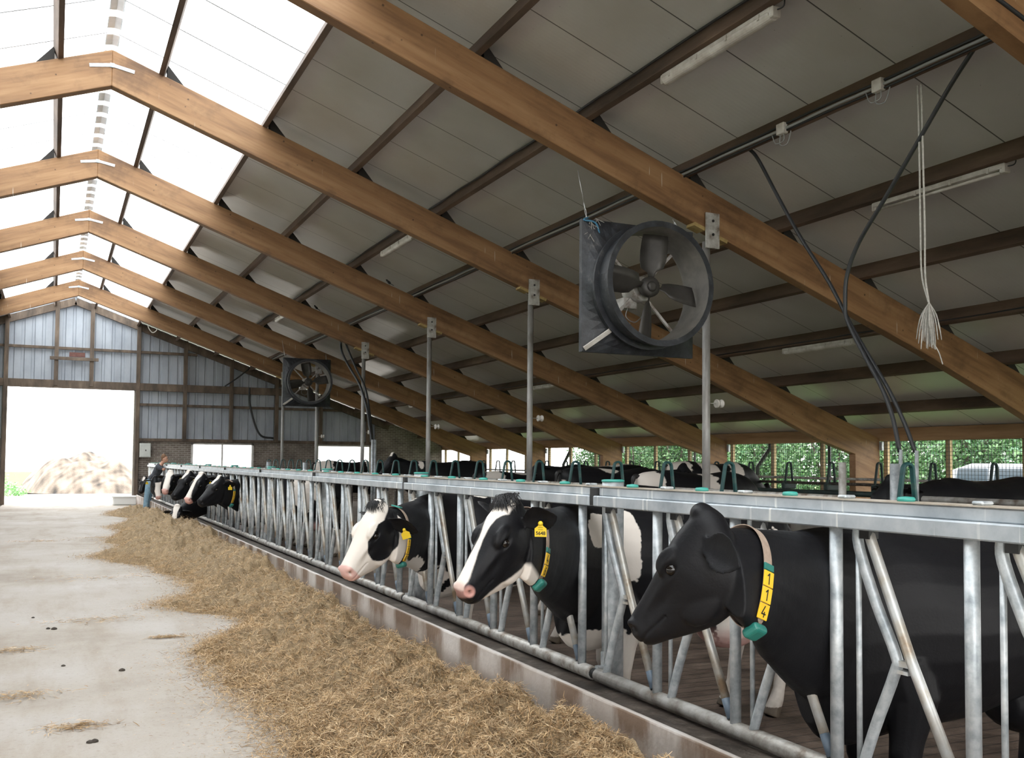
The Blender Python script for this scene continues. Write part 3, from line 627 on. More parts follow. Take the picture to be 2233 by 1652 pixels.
    if tail:
        b0 = B(-.02, 0, 1.36+zb)-R0; mb = MB()
        mb.tube(smoothline([b0+D*.06, b0-D*(.05*scale), b0-D*(.07*scale)-Vector((0, 0, .25*scale)), b0-D*(.04*scale)-Vector((0, 0, .6*scale)), b0-D*(.05*scale)-Vector((0, 0, .85*scale))]), [.035]*8+[.025]*8+[.03]*6+[.035]*2+[.008], 8)
        mb.build('tail', HAIRB, root)
    # ear tags
    for (side, frac, ang, n_) in tags:
        eb, ee, ef, sd = ears[0 if side == 1 else 1]
        c = eb+ee*(.40*HL*frac)-Vector((0, 0, .03)); nrm = (ef*1.0); nrm = (nrm*.6+(Vector((0, 0, CAMZ))-c).normalized()*.9).normalized()
        dn = Vector((0, 0, -1)); dn = (dn-nrm*dn.dot(nrm)).normalized(); xx = nrm.cross(dn)
        if ang: dn = Matrix.Rotation(ang, 3, nrm)@dn; xx = nrm.cross(dn)
        sz = .082*HL/.6; out = [(-.14, -.02), (.14, -.02), (.16, .22), (.42, .42), (.42, 1), (-.42, 1), (-.42, .42), (-.16, .22)]
        c = c+nrm*.016-R0; mb = MB(); v = [c+xx*(x*sz)+dn*(y*sz)+nrm*h for h in (-.0015, .0015) for x, y in out]
        mb.add(v, [tuple(reversed(range(8))), tuple(range(8, 16))]+[(i, (i+1) % 8, 8+(i+1) % 8, 8+i) for i in range(8)])
        tg = mb.build('ear_tag', TAGY, root)
        mb = MB(); mb.lathe(c+dn*(.06*sz), [(.014, -.004), (.014, .006), (.004, .009)], nrm, 12); mb.build('tag_button', TAGY, tg)
        if n_:
            textobj('tag_number', n_, c+dn*(.86*sz)+nrm*.0018, xx, -dn, nrm, sz*.34, INK, tg)
            mb = MB()
            for yy in (.36, .5): mb.cbox(c+dn*(yy*sz)+nrm*.0018, (sz*.34, sz*.025, .0005), (xx, dn, nrm))
            mb.build('tag_lettering', INK, tg)
    if forelock:
        mb = MB(); rr = random.Random(seed)
        for i in range(int(700*forelock)):
            l = max(-.12, min(.12, rr.gauss(0, .055))); t0 = rr.uniform(-.12, .02); h_ = bvh.ray_cast(hd['p'](t0, .3, l), -U, .6); b = (h_[0] if h_[0] else hd['p'](t0, 0, l))-R0
            e = (U*rr.uniform(.12, .25)+a*rr.uniform(.35, .7)+Lh*(l*4+rr.uniform(-.14, .14))).normalized(); ln = rr.uniform(.08, .15)*HL
            mb.tube([b-e*.012-U*.01, b+e*ln*.45+U*.006, b+e*ln-U*(.012+ln*.25)], [.0026, .0022, .0005], 4, False)
        mb.build('forelock', HAIRB, root)
    # collar
    if collar:
        u_, wdt, tilt = collar; i = min(int(u_*22), 21); p, t, upv, l = ncl[i]; p = p.lerp(ncl[i+1][0], u_*22-i)
        nn = (Matrix.Rotation(tilt, 3, l)@t).normalized(); vv = nn.cross(l).normalized()*-1
        if vv.z < 0: vv = -vv
        K = 64; pts = []
        for k in range(K):
            an = 2*math.pi*k/K; dr = l*math.cos(an)+vv*math.sin(an); h = bvh.ray_cast(p+dr*.6, -dr, .6)
            pts.append(((h[0] if h[0] else p+dr*.2)+dr*.007, dr))
        sm = [sum(((pts[(k+j) % K][0]) for j in (-2, -1, 0, 1, 2)), Vector())/5+pts[k][1]*.004 for k in range(K)]
        v = []; 
        for k in range(K):
            dr = pts[k][1]
            for s_, o_ in ((-1, 0), (1, 0), (1, .004), (-1, .004)): v.append(sm[k]+nn*(s_*wdt/2)+dr*o_-R0)
        f = [(k*4+j, k*4+(j+1) % 4, ((k+1) % K)*4+(j+1) % 4, ((k+1) % K)*4+j) for k in range(K) for j in range(4)]
        st = meshobj('collar', v, f, STRAP, root)
        # arc length down the near side from the nape
        cs = 1 if l.dot(Vector((0, 0, 0))-p) > 0 else -1      # side of the neck towards the alley end with the camera
        seq = [(K//4-cs*j) % K for j in range(K//2+1)]
        arc = [0.]
        for j in range(1, len(seq)): arc.append(arc[-1]+(sm[seq[j]]-sm[seq[j-1]]).length)
        def onstrap(sv):
            j = int(np.searchsorted(arc, sv)); j = min(max(j, 1), len(seq)-1); f_ = (sv-arc[j-1])/max(1e-6, arc[j]-arc[j-1])
            A, Bq = sm[seq[j-1]], sm[seq[j]]; tg_ = (Bq-A).normalized(); dr = pts[seq[j-1]][1].lerp(pts[seq[j]][1], f_); dr = (dr-tg_*dr.dot(tg_)).normalized()
            return A.lerp(Bq, f_)-R0, tg_, dr
        if plates:
            ph, gap, s0 = plates[0], .003, plates[1]
            for kk, ch in enumerate(plates[2]):
                c, dn, nr_ = onstrap(s0+kk*(ph+gap)); xx = nr_.cross(dn).normalized()
                mb = MB(); mb.cbox(c+nr_*.008, (wdt*1.22, ph, .007), (xx, dn, nr_)); pl = mb.build('number_plate', PLATEY, st, .002)
                digit(ch, c+nr_*.012, xx, -dn, nr_, ph*.66, INK, pl)
            c, dn, nr_ = onstrap(s0-ph*.5-.018); xx = nr_.cross(dn).normalized()
            MB().cbox(c+nr_*.007, (wdt*1.2, .030, .010), (xx, dn, nr_)).build('buckle', GREEN, st, .003)
            c, dn, nr_ = onstrap(min(arc[-1]-.02, s0+ph*(len(plates[2])-.5)+.05)); xx = nr_.cross(dn).normalized()
            mb = MB(); mb.cbox(c+nr_*.024, (wdt*1.6, .085, .046), (xx, dn, nr_)); mb.build('transponder', GREEN, st, .02, 4)
        if teal_top:
            c, dn, nr_ = onstrap(.05); xx = nr_.cross(dn).normalized()
            MB().cbox(c+nr_*.008, (wdt*1.35, .085, .012), (xx, dn, nr_)).build('collar_sleeve', GREEN_T, st, .004)
    return root
GREEN_T = mat('teal_plastic', (.05, .32, .27), .4)
DIG = {'0': [[(.2, .15), (.2, .85), (.3, 1), (.5, 1), (.6, .85), (.6, .15), (.5, 0), (.3, 0), (.2, .15)]], '1': [[(.18, .78), (.42, 1), (.42, 0)]], '4': [[(.5, 0), (.5, .45)], [(.42, 1), (.12, .27), (.68, .27)]],
       '6': [[(.56, .95), (.36, .9), (.2, .6), (.2, .15), (.3, 0), (.5, 0), (.6, .15), (.6, .42), (.5, .55), (.3, .55), (.2, .4)]], '8': [[(.3, .54), (.2, .7), (.22, .9), (.4, 1), (.58, .9), (.6, .7), (.5, .54), (.3, .54), (.18, .38), (.18, .15), (.3, 0), (.5, 0), (.62, .15), (.62, .38), (.5, .54)]]}
def digit(ch, c, X, Y, Z, h, m, parent):
    mb = MB()
    for st in DIG[ch]:
        for (a, b), (p, q) in zip(st, st[1:]):
            A = c+X*((a-.4)*h)+Y*((b-.5)*h); B_ = c+X*((p-.4)*h)+Y*((q-.5)*h); d = (B_-A).normalized()*(h*.055); mb.bar(A-d, B_+d, h*.135, .0008, Z)
    return mb.build('digit', m, parent)
def textobj(name, s, pos, X, Y, Z, size, m, parent, centre=True):
    cu = bpy.data.curves.new('t', 'FONT'); cu.body = s; cu.size = size; cu.align_x = 'CENTER'; cu.extrude = .0004; cu.offset = size*.022
    o = bpy.data.objects.new('t', cu); C.objects.link(o)
    dg = bpy.context.evaluated_depsgraph_get(); me = bpy.data.meshes.new_from_object(o.evaluated_get(dg)); bpy.data.objects.remove(o); bpy.data.curves.remove(cu)
    me.transform(Matrix(((X.x, Y.x, Z.x, pos.x), (X.y, Y.y, Z.y, pos.y), (X.z, Y.z, Z.z, pos.z), (0, 0, 0, 1))))
    me.materials.clear(); me.materials.append(m); me.name = name
    ob = bpy.data.objects.new(name, me); C.objects.link(ob); ob.parent = parent
    return ob
def sstep(x, e=.02): return np.clip(x/e+.5, 0, 1)
# --- face patterns: return (white, pink) weights in head coordinates
def face_black(T, Y, L, w): return np.zeros_like(T), np.zeros_like(T)
def face_46(T, Y, L, w):
    wd = np.interp(T, [-.1, .02, .13, .22, .34, .46, .6, .75, .88, 1.0], [.08, .14, .15, .085, .05, .036, .05, .075, .085, .075])
    wd = wd+.02*w
    blaze = sstep(wd-np.abs(L+.012), .015)*sstep(Y+.16+np.clip(T-.8, 0, 1)*.2, .03)*sstep(T+.02+w*.02, .02)
    chin = sstep(-.455-Y+.03*w+(T-.5)*.36, .02)*sstep(T-.34, .05)*sstep(.90-T, .05)
    d = np.minimum(((T-.955)/.06)**2+((Y+.125)/.06)**2+((L-.09)/.06)**2, ((T-.955)/.06)**2+((Y+.125)/.06)**2+((L+.09)/.06)**2)
    pk = np.maximum(sstep(.9-np.sqrt(d)+w*.25, .3), sstep(T-.91, .05)*sstep(.08-np.abs(L), .03)*sstep(Y+.15, .03)*.5)
    blaze = blaze*sstep(.97-T+.03*w, .02)
    return np.clip(blaze+chin, 0, 1), pk*.9
def face_110(T, Y, L, w):
    # white head, black patch round the eye and cheek, black ears and nape
    d = np.sqrt(((T-.33)/.30)**2+((Y+.29)/.235)**2)+w*.14
    patch = sstep(1-d, .03)*sstep(np.abs(L)-.085, .02)
    nape = sstep(.30-T+Y*.9*0-.0+.02*w, .02)*sstep(-.13-Y+.02*w, .02)*sstep(Y+.42+.3*(T-.1), .02)
    earb = sstep(np.abs(L)-.20, .02)*sstep(.2-T, .05)
    wh = (1-patch)*(1-nape)*(1-earb)*sstep(T+.10, .02)
    pk = sstep(T-.90+.02*w, .02)*(1-.8*sstep(T-.97, .02)*sstep(np.abs(L)-.05, .02)*sstep(w-.1, .1))
    return wh, pk*.8
def face_blaze(lo, hi, wmid, nose_pink):
    def fn(T, Y, L, w):
        wd = wmid*np.interp(T, [-.05, .1, .3, .6, .85, 1], [1.2, 1.2, .8, .9, 1.3, 1.3])+.02*w
        b = sstep(wd-np.abs(L), .015)*sstep(Y+.17, .03)*sstep(T-lo, .03)*sstep(hi-T, .03)
        return b, (sstep(T-.9, .03)*.85 if nose_pink else np.zeros_like(T))
    return fn
def face_white(T, Y, L, w):
    earb = sstep(np.abs(L)-.20, .02)*sstep(.2-T, .05)
    d = np.sqrt(((T-.32)/.2)**2+((Y+.28)/.2)**2)+w*.12; patch = sstep(1-d, .03)*sstep(np.abs(L)-.10, .02)
    return (1-earb)*(1-patch), sstep(T-.9, .04)*.85
# ================================================================== feed fence
XF, PP, YJ = 3.14, 3.753, 5.521; ZT = 1.475; ZR = .335
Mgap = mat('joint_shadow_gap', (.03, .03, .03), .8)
def beam_mat():
    m = noisy('galvanised_beam', [(.3, (.30, .335, .37)), (.5, (.42, .455, .49)), (.7, (.54, .57, .595))], 5, .45, .25, bump=.05, detail=8, rvar=.1)
    b = m.node_tree.nodes['Principled BSDF']; src = b.inputs['Base Color'].links[0].from_socket; tc = N(m, 'ShaderNodeTexCoord'); mp = N(m, 'ShaderNodeMapping'); mp.inputs['Scale'].default_value = (1, 22, 1.1); LK(m, tc.outputs['Object'], mp.inputs['Vector'])
    n = N(m, 'ShaderNodeTexNoise', Scale=1., Detail=3.); LK(m, mp.outputs[0], n.inputs['Vector']); r = ramp(m, [(.62, (0, 0, 0)), (.70, (1, 1, 1))]); LK(m, n.outputs['Fac'], r.inputs[0])
    a = N(m, 'ShaderNodeMixRGB'); LK(m, r.outputs[0], a.inputs[0]); LK(m, src, a.inputs[1]); a.inputs[2].default_value = (.72, .73, .72, 1); LK(m, a.outputs[0], b.inputs['Base Color']); return m
Mbeam = beam_mat()
Mdust = noisy('dusty_beam_top', [(.3, (.30, .25, .19)), (.6, (.45, .40, .34)), (.8, (.5, .48, .45))], 7, .8)
Mtip = mat('grey_plastic_tip', (.085, .115, .15), .5); Mtube = noisy('worn_lever_tube', [(.36, (.28, .20, .13)), (.46, (.42, .39, .34)), (.6, (.52, .54, .54)), (.75, (.62, .64, .64))], 4, .4, .5, stretch=(1, 1, 1), rvar=.08)
def fence_panel(name, label, y1, ln, n, group, x=XF):
    """y1 = far end joint; places run towards the camera (falling Y)"""
    e = empty(name, (x, y1, 0), 0, label, 'feed fence', group)
    a, b = -.03, -(ln-.03)
    MB().box(0, .09, b, a, ZT-.068, ZT).build('top_beam', Mbeam, e, .006, 1)
    mb = MB(); mb.box(.035, .17, b+.02, a-.02, ZT+.0, ZT+.055); mb.build('locking_bar', Mbeam, e, .006, 1)
    MB().box(.03, .175, b+.02, a-.02, ZT+.0555, ZT+.06).build('bar_dust', Mdust, e)
    MB().tube([(.045, a+.0, ZR), (.045, b-.0, ZR)], .043, 14).build('bottom_rail', Mgalvd, e)
    pitch = (ln-.17)/n if n == 5 else (ln-.2)/n
    for k in range(n):
        y = -ln+.18+(n-1-k)*pitch
        MB().tube([(.045, y, ZR), (.045, y, ZT-.05)], .029, 12).build('post', Mgalv, e)
        yr = y+pitch-.135
        MB().tube([(.045, yr, ZR), (.045, yr, 1.36)], .0125, 8).build('guide_rod', Mgalv, e)
        if True:
            mb = MB(); mb.tube(smoothline([(.045, yr+.0, ZT-.05), (.045, yr-.004, 1.33), (.045, yr-.10, 1.10), (.045, yr-.205, .90), (.045, yr-.20, .83), (.045, yr-.09, .58), (.045, yr+.005, ZR)], 4), .0245, 10); mb.build('bent_tube', Mgalv, e)
            mb = MB(); mb.tube([(.045, yr-.055, ZT-.06), (.045, yr-.075, 1.36), (.045, yr-.285, .89), (.045, yr-.505, .47)], .0235, 10)
            mb.box(.03, .06, yr-.28, yr-.20, .86, .885); mb.box(.03, .06, yr-.28, yr-.20, .83, .845)
            lv = mb.build('lever', Mtube, e)
            MB().tube([(.045, yr-.502, .475), (.045, yr-.548, .385)], .024, 10).build('lever_tip', Mtip, lv)
            mb = MB(); mb.box(.02, .075, yr-.085, yr-.03, 1.37, 1.405); mb.build('lever_catch', Mblack, lv)
    for k in range(n):
        y = a-.30-k*pitch; mb = MB(); mb.lathe((.11, y, ZT+.06), [(.036, 0), (.038, .010), (.033, .018), (.008, .021)], n=14); mb.build('lock_knob', GREEN_T, e)
        MB().box(.08, .145, y-.40, y-.345, ZT+.06, ZT+.076).build('lock_block', Mgalv, e, .006, 1)
    # far-end joint: dark fillers stand for the shade in the gap, then the clamp
    MB().box(.012, .15, -.028, .028, ZT-.062, ZT+.05).build('joint_gap_plate', Mgap, e); MB().tube([(.045, .045, ZR), (.045, -.045, ZR)], .034, 12).build('rail_gap_fill', Mgap, e)
    mb = MB(); mb.box(.05, .13, -.02, .02, ZR+.0, ZR+.05); mb.box(.11, .13, -.05, .05, ZR, ZR+.13); mb.build('joint_plate', Mgalv, e)
    return e
for q in range(-1, 9):
    y1 = YJ+q*PP; ln = PP
    lab = {-1: 'section behind the right edge of the picture, beside the camera', 0: 'section at the right edge, around cow 114', 1: 'section around cow 46, up to the joint beside cow 110', 2: 'section around cow 110', 3: 'section with empty places just left of cow 110',
           4: 'fourth section with empty places past cow 110', 5: 'fifth section, its levers closely bunched beside the nearest far head', 6: 'section with the row of far black heads', 7: 'section where the far white-faced heads look out', 8: 'last full section before the person'}[q]
    fence_panel('feed_fence', 'galvanised feed fence '+lab, y1, ln, 5, 'sections of the galvanised feed fence')
fence_panel('feed_fence', 'short end section of feed fence behind the person', 38.3, 38.3-(YJ+8*PP), 4, 'sections of the galvanised feed fence')
# fence posts behind the joints
for q in range(-1, 9):
    y = YJ+q*PP+.12; lab = {0: 'short steel pipe stub with green cap behind the fence joint near cow 46', 1: 'short steel pipe stub behind the fence joint near cow 110'}.get(q, 'steel pipe stub behind the fence joint, %s beyond cow 110' % ORD[max(0, q-2)] if q > 1 else 'steel pipe stub behind the fence beside the camera')
    e = empty('fence_stub', (XF+.24, y, 0), 0, lab, 'pipe post', 'pipe stubs behind the fence joints')
    MB().tube([(0, 0, ZPASS), (0, 0, ZT+.085)], .072, 18).build('pipe', Mgalv, e)
    MB().lathe((0, 0, ZT+.085), [(.076, 0), (.076, .012), (.06, .016)], n=18).build('cap', GREEN_T, e)
# ================================================================== cubicles
def loop(name, x, y, z0, z1, wd, m, lab, group, splay=.075):
    e = empty(name, (x, y, ZDECK), 0, lab, 'cubicle divider', group); z0 -= ZDECK; z1 -= ZDECK
    mb = MB(); pts = []
    for k in range(9):
        a = math.pi*k/8; pts.append((wd*.5*math.cos(a), 0, z1-wd*.5+wd*.5*math.sin(a)))
    pts = [(wd*.5+splay*.6, .0, z0)]+pts+[(-wd*.5-splay, 0, z0)]
    P = [Vector(p) for p in pts]; v = []
    for i, p in enumerate(P):
        t = (P[min(i+1, len(P)-1)]-P[max(i-1, 0)]).normalized(); nrm = Vector((t.z, 0, -t.x))
        for a, b in ((-1, -1), (1, -1), (1, 1), (-1, 1)): v.append(p+nrm*(a*.014)+Vector((0, b*.024, 0)))
    n = len(P); f = [(i*4+j, i*4+(j+1) % 4, (i+1)*4+(j+1) % 4, (i+1)*4+j) for i in range(n-1) for j in range(4)]+[(3, 2, 1, 0), tuple((n-1)*4+j for j in range(4))]
    mb.add(v, f); mb.build('bow', m, e, .008, 2)
    mb = MB(); mb.tube([(0, 0, -.02), (0, 0, z0+.05)], .03, 10); mb.build('foot_post', Mblackpipe, e)
    mb = MB(); mb.box(-wd*.5-splay-.05, wd*.5+splay*.6+.05, -.05, .05, z0-.10, z0+.03); mb.build('clamp', m, e, .02, 2)
    return e
LY = [8.986-2.55, 8.986]+[10.21+1.18*k for k in range(22)]
for k, y in enumerate(LY):
    lab = 'green plastic cubicle divider loop, nearest one, beside the grey pipe stub on the right' if k == 0 else 'green plastic cubicle divider loop in the near row, %s from the right' % ORD[min(k, 23)]
    loop('cubicle_divider', 6.9, y, 1.22, 1.70, .115, Mgreenp, lab, 'green loops of the near cubicle row')
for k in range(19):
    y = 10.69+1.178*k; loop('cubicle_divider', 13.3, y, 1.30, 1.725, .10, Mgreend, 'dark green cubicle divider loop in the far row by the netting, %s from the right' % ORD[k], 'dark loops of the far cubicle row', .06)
def pipe(name, pts, r, m, lab, cat='rail', group=None, n=12):
    mb = MB(); mb.tube(pts, r, n); o = mb.build(name, m); return tag(o, lab, cat, group)
pipe('cubicle_rail', [(7.22, 7.6, 1.345), (7.22, 36.5, 1.36)], .036, Mgalvd, 'long dirty steel pipe along the near cubicle row just above the fence beam')
pipe('cubicle_rail', [(7.0, 6.72, 1.32), (7.0, -6, 1.30)], .034, Mgalvd, 'dirty steel pipe running right from the grey pipe stub')
pipe('cubicle_rail', [(7.6, 6.9, 1.36), (7.6, -6, 1.38)], .034, Mgalvd, 'second dirty steel pipe behind it below the lying black cow')
pipe('cubicle_rail', [(13.25, 2, 1.33), (13.25, 36.5, 1.33)], .028, Mblackpipe, 'upper dark pipe of the far cubicle row')
pipe('cubicle_rail', [(13.55, 2, 1.42), (13.55, 36.5, 1.42)], .026, Mgalvd, 'grey pipe along the netting behind the far cubicle row')
pipe('cubicle_rail', [(11.4, 9.0, 1.24), (11.4, 14.5, 1.22)], .045, Mgreend, 'dark green tube low in front of the far cubicle row', 'rail')
pipe('cubicle_post', [(7.2, 7.55, ZDECK), (7.2, 7.55, 1.71)], .038, Mgalvd, 'brown dung-stained post at the end of the near cubicle pipe', 'post')
pipe('pipe_post', [(6.98, 6.66, ZPASS), (6.98, 6.66, 1.70)], .045, Mgalv, 'thick grey galvanised pipe stub at the right behind the fence', 'post', None, 18)
# small pipe stubs further along
for k, (y, lb) in enumerate(((33.5, 'second'), (28.2, 'first'))):
    pipe('pipe_post', [(6.6, y, ZPASS), (6.6, y, 1.62)], .075, Mgalv, 'grey pipe stub among the near loops far down the barn, %s from the right' % lb, 'post', None, 14)
# ================================================================== steel posts under the frames
WEDGE = noisy('yellow_wood_wedge', [(.3, (.25, .17, .06)), (.7, (.48, .35, .14))], 6, .8)
for i in range(-2, 6):
    Y = Y0+i*S; X = 7.36; zz = zb(X)
    lab = {0: 'galvanised steel post beside the big fan', 1: 'galvanised steel post between the first and second roof frames left of the big fan', 2: 'galvanised steel post above cow 110', 3: 'galvanised steel post right of the dark hanging hoses', 4: 'galvanised steel post right of the small far fan', 5: 'galvanised steel post seen through the small far fan'}.get(i, 'galvanised steel post behind the camera')
    e = empty('steel_post', (X, Y, ZDECK), 0, lab, 'post', 'steel posts under the roof frames')
    MB().tube([(0, 0, -.02), (0, 0, zz-.11-ZDECK)], .05, 16).build('tube', Mpole, e)
    mb = MB(); v = []
    MB().box(-.10, .10, -.14, -.12, zz-.22-ZDECK, zz+.22-ZDECK).build('head_plate', Mgalvd, e)
    mb = MB()
    for hz in (zz+.12-ZDECK, zz-.05-ZDECK): mb.lathe((.0, -.141, hz), [(.018, 0), (.018, .01)], (0, -1, 0), 8)
    mb.build('plate_bolt', Mblack, e)
    for s in (1, -1):
        m_ = MB(); za, zc = zb(X+s*.1)-ZDECK, zb(X+s*.25)-ZDECK; m_.bar((s*.09, -.02, za-.02), (s*.25, -.02, zc-.02), .17, .045); m_.build('wedge', WEDGE, e)
    MB().tube([(0, -.03, 1.27), (0, -.03, 1.33)], .07, 14).build('pipe_clamp', Mgalvd, e)
for i, z in enumerate((2.438, 2.437, 2.439, 2.438, 2.43)):
    Y = Y0+i*S; e = empty('insulator', (7.36, Y, z), 0, 'white spool insulator on a short rod, %s post from the right' % ORD[i], 'insulator', 'white spool insulators on the steel posts')
    MB().tube([(.05, 0, 0), (.26, 0, 0)], .006, 8).build('rod', Mgalvd, e)
    MB().lathe((.15, 0, 0), [(.05, 0), (.055, .01), (.05, .03), (.022, .035), (.022, .06), (.05, .065), (.055, .085), (.05, .095)], (1, 0, 0), 18).build('spool', Mwhitep, e)
# ================================================================== fans
Mfan = noisy('dusty_black_housing', [(.35, (.012, .013, .016)), (.6, (.03, .033, .04)), (.8, (.12, .115, .11))], 7, .5, bump=.2, detail=8)
Mblade = noisy('dusty_blade', [(.3, (.03, .027, .024)), (.6, (.065, .06, .055)), (.8, (.12, .11, .1))], 3, .5, .2)
Mdustin = noisy('dusty_inner_shroud', [(.3, (.10, .095, .09)), (.6, (.20, .185, .17)), (.8, (.30, .27, .235))], 3, .6, .1)
Mchain = mat('chain_steel', (.5, .5, .5), .35, .8); Mrope = noisy('frayed_rope', [(.3, (.32, .30, .27)), (.7, (.52, .50, .46))], 40, .9); Mblue = mat('blue_twine', (.05, .17, .28), .8)
def fan(X, Y, Z, sz, lab, ang0, hangs, twine):
    """box fan blowing down the barn: square back, round shroud towards the camera"""
    e = empty('ventilation_fan', (X, Y, Z), 0, lab, 'fan', 'hanging ventilation fans'); h = sz/2; R = h*.87; D = .50*sz/1.4
    n = 48; c = [(math.cos(2*math.pi*k/n), math.sin(2*math.pi*k/n)) for k in range(n)]
    def sq(x, z): s = 1/max(abs(x), abs(z)); return x*s*h, z*s*h
    def ringv(fn, y): return [(*(lambda q: (q[0], y, q[1]))(fn(x, z)),) for x, z in c]
    prof = [(sq, 0.), (sq, -.06), (lambda x, z: tuple(a*.55+b*.45 for a, b in zip(sq(x, z), (x*R*1.04, z*R*1.04))), -.10), (lambda x, z: (x*R*1.05, z*R*1.05), -.16), (lambda x, z: (x*R*1.05, z*R*1.05), -.24), (lambda x, z: (x*R*1.09, z*R*1.09), -.245), (lambda x, z: (x*R*1.09, z*R*1.09), -.27), (lambda x, z: (x*R*1.0, z*R*1.0), -.275), (lambda x, z: (x*R*1.0, z*R*1.0), -D+.06), (lambda x, z: (x*R*1.07, z*R*1.07), -D+.05), (lambda x, z: (x*R*1.07, z*R*1.07), -D), (lambda x, z: (x*R*.97, z*R*.97), -D)]
    v = []
    for fn, y in prof: v += ringv(fn, y)
    mb = MB(); mb.add(v, [(i*n+k, (i+1)*n+k, (i+1)*n+(k+1) % n, i*n+(k+1) % n) for i in range(len(prof)-1) for k in range(n)]); mb.build('housing', Mfan, e)
    v = []
    for r, y in ((R*.97, -D), (R*.95, -D+.12), (R*.95, -.1), (R*1.02, .0)): v += [(x*r, y, z*r) for x, z in c]
    mb = MB(); mb.add(v, [(i*n+k, (i+1)*n+k, (i+1)*n+(k+1) % n, i*n+(k+1) % n) for i in range(3) for k in range(n)], True); mb.build('shroud', Mdustin, e)
    # back flange ring between square and opening
    v = ringv(sq, 0.)+[(x*R*1.02, 0, z*R*1.02) for x, z in c]; mb = MB(); mb.add(v, [(k, n+k, n+(k+1) % n, (k+1) % n) for k in range(n)]); mb.build('back_flange', Mfan, e)
    mb = MB(); mb.lathe((0, -D*.62, 0), [(.05, 0), (.115, .01), (.12, .07), (.10, .12), (.07, .13)], (0, 1, 0), 20); mb.lathe((0, -D*.62-.025, 0), [(.03, 0), (.06, .01), (.06, .03)], (0, 1, 0), 16); mb.build('hub', Mblade, e)
    for k in range(4):
        a = ang0+k*math.pi/2; d = Vector((math.cos(a), 0, math.sin(a))); t = Vector((-math.sin(a), 0, math.cos(a))); v = []
        for i, (r, wd, tw) in enumerate(((.10, .03, .9), (.17, .05, .85), (.22, .13, .75), (.30, .15, .68), (.42, .155, .6), (.54, .15, .52), (R*.92, .14, .46))):
            ch = t*math.cos(tw)+Vector((0, 1, 0))*math.sin(tw)
            for q in (-1, -.33, .33, 1):
                for hgt in (-.004, .004): v.append(d*r+ch*(q*wd)+Vector((0, -D*.55-.012*(1-q*q)+hgt, 0)))
        f = []; S_ = 8
        for i in range(6):
            for q in range(3):
                b = i*S_+q*2; f += [(b, b+2, b+S_+2, b+S_), (b+1, b+S_+1, b+S_+3, b+3)]
            b = i*S_; f += [(b, b+S_, b+S_+1, b+1), (b+6, b+7, b+S_+7, b+S_+6)]
        f += [(0, 1, 3, 2), (2, 3, 5, 4), (4, 5, 7, 6)]; b = 6*S_; f += [(b, b+2, b+3, b+1), (b+2, b+4, b+5, b+3), (b+4, b+6, b+7, b+5)]
        mb = MB(); mb.add(v, f, True); mb.build('blade', Mblade, e)
    for k in range(4):
        a = math.pi/4+k*math.pi/2; mb = MB(); mb.bar((math.cos(a)*.16, -.06, math.sin(a)*.16), (math.cos(a)*R*.96, -.06, math.sin(a)*R*.96), .03, .03, (0, 1, 0)); mb.build('strut', Mgalvd, e)
    mb = MB(); mb.lathe((0, -.16, 0), [(.13, 0), (.15, .03), (.15, .24), (.08, .28)], (0, 1, 0), 20); mb.box(-.20, -.02, -.05, .12, -.22, -.10); mb.build('motor', Mgalvd, e)
    mb = MB(); mb.tube(smoothline([(-.12, -.02, -.2), (-.16, -.04, -.32), (-.05, -.05, -.38), (.06, -.04, -.3)]), .006, 6); mb.build('motor_cable', Mcableg, e)
    v = [(-h, -.06, -h), (-h+.02, -.06, -h+.02), (-h*.62, -.2, -h*.68), (-h*.66, -.2, -h*.74)]
    mb = MB(); mb.bar((-h+.02, -.09, -h+.03), (-h*.60, -.24, -h*.66), .05, .02, (1, 0, 1)); mb.bar((-h*.60, -.24, -h*.66), (-h*.40, -.25, -h*.72), .04, .02, (0, 1, 1)); mb.build('corner_brace', Mwhitep, e)
    for (x0, x1, zc) in hangs:
        mb = MB(); a = Vector((x0, .0, h)); b = Vector((x1, .05, zc)); L = (b-a).length; d = (b-a).normalized(); nl = max(3, int(L/.07))
        mb.tube([a+d*L*.35, b], .0045, 6)
        for k in range(int(nl*.35)+1):
            p = a+d*(k*.07); q = Vector((0, 1, 0)) if k % 2 else d.orthogonal().normalized()
            mb.tube([p-d*.012, p+q*.014+d*.01, p+q*.014+d*.055, p+d*.075, p-q*.014+d*.055, p-q*.014+d*.01, p-d*.012], .004, 5, False)
        mb.build('chain', Mchain, e)
    if twine:
        mb = MB(); mb.tube(smoothline([(-h+.1, -.02, h+.03), (-h+.02, -.07, h-.02), (-h+.17, -.10, h-.06), (-h+.21, -.12, h-.35), (-h+.15, -.14, h-.47)]), .011, 6); mb.build('twine', Mblue, e)
        rr = random.Random(5); mb = MB()
        for k in range(40):
            p = Vector((-h+.13+rr.gauss(0, .04), -.09, h-.1+rr.gauss(0, .07))); q = p+Vector((rr.gauss(0, .05), rr.gauss(0, .02), -rr.uniform(.0, .12))); mb.tube([p, q], .003, 4, False)
        mb.build('cobweb_straw', Mrope, e)
    return e
fan(6.14, Y0-.30, 3.70, 1.52, 'big black ventilation fan hanging in front of the nearest full roof frame', math.radians(83), ((-.66, -.76, 1.35), (.60, .55, .92)), True)
fan(6.95, Y0+4*S-.30, 4.05, 1.46, 'small-looking black ventilation fan hanging far down the barn', math.radians(100), ((-.66, -.75, 1.25), (.60, .60, .90)), False)
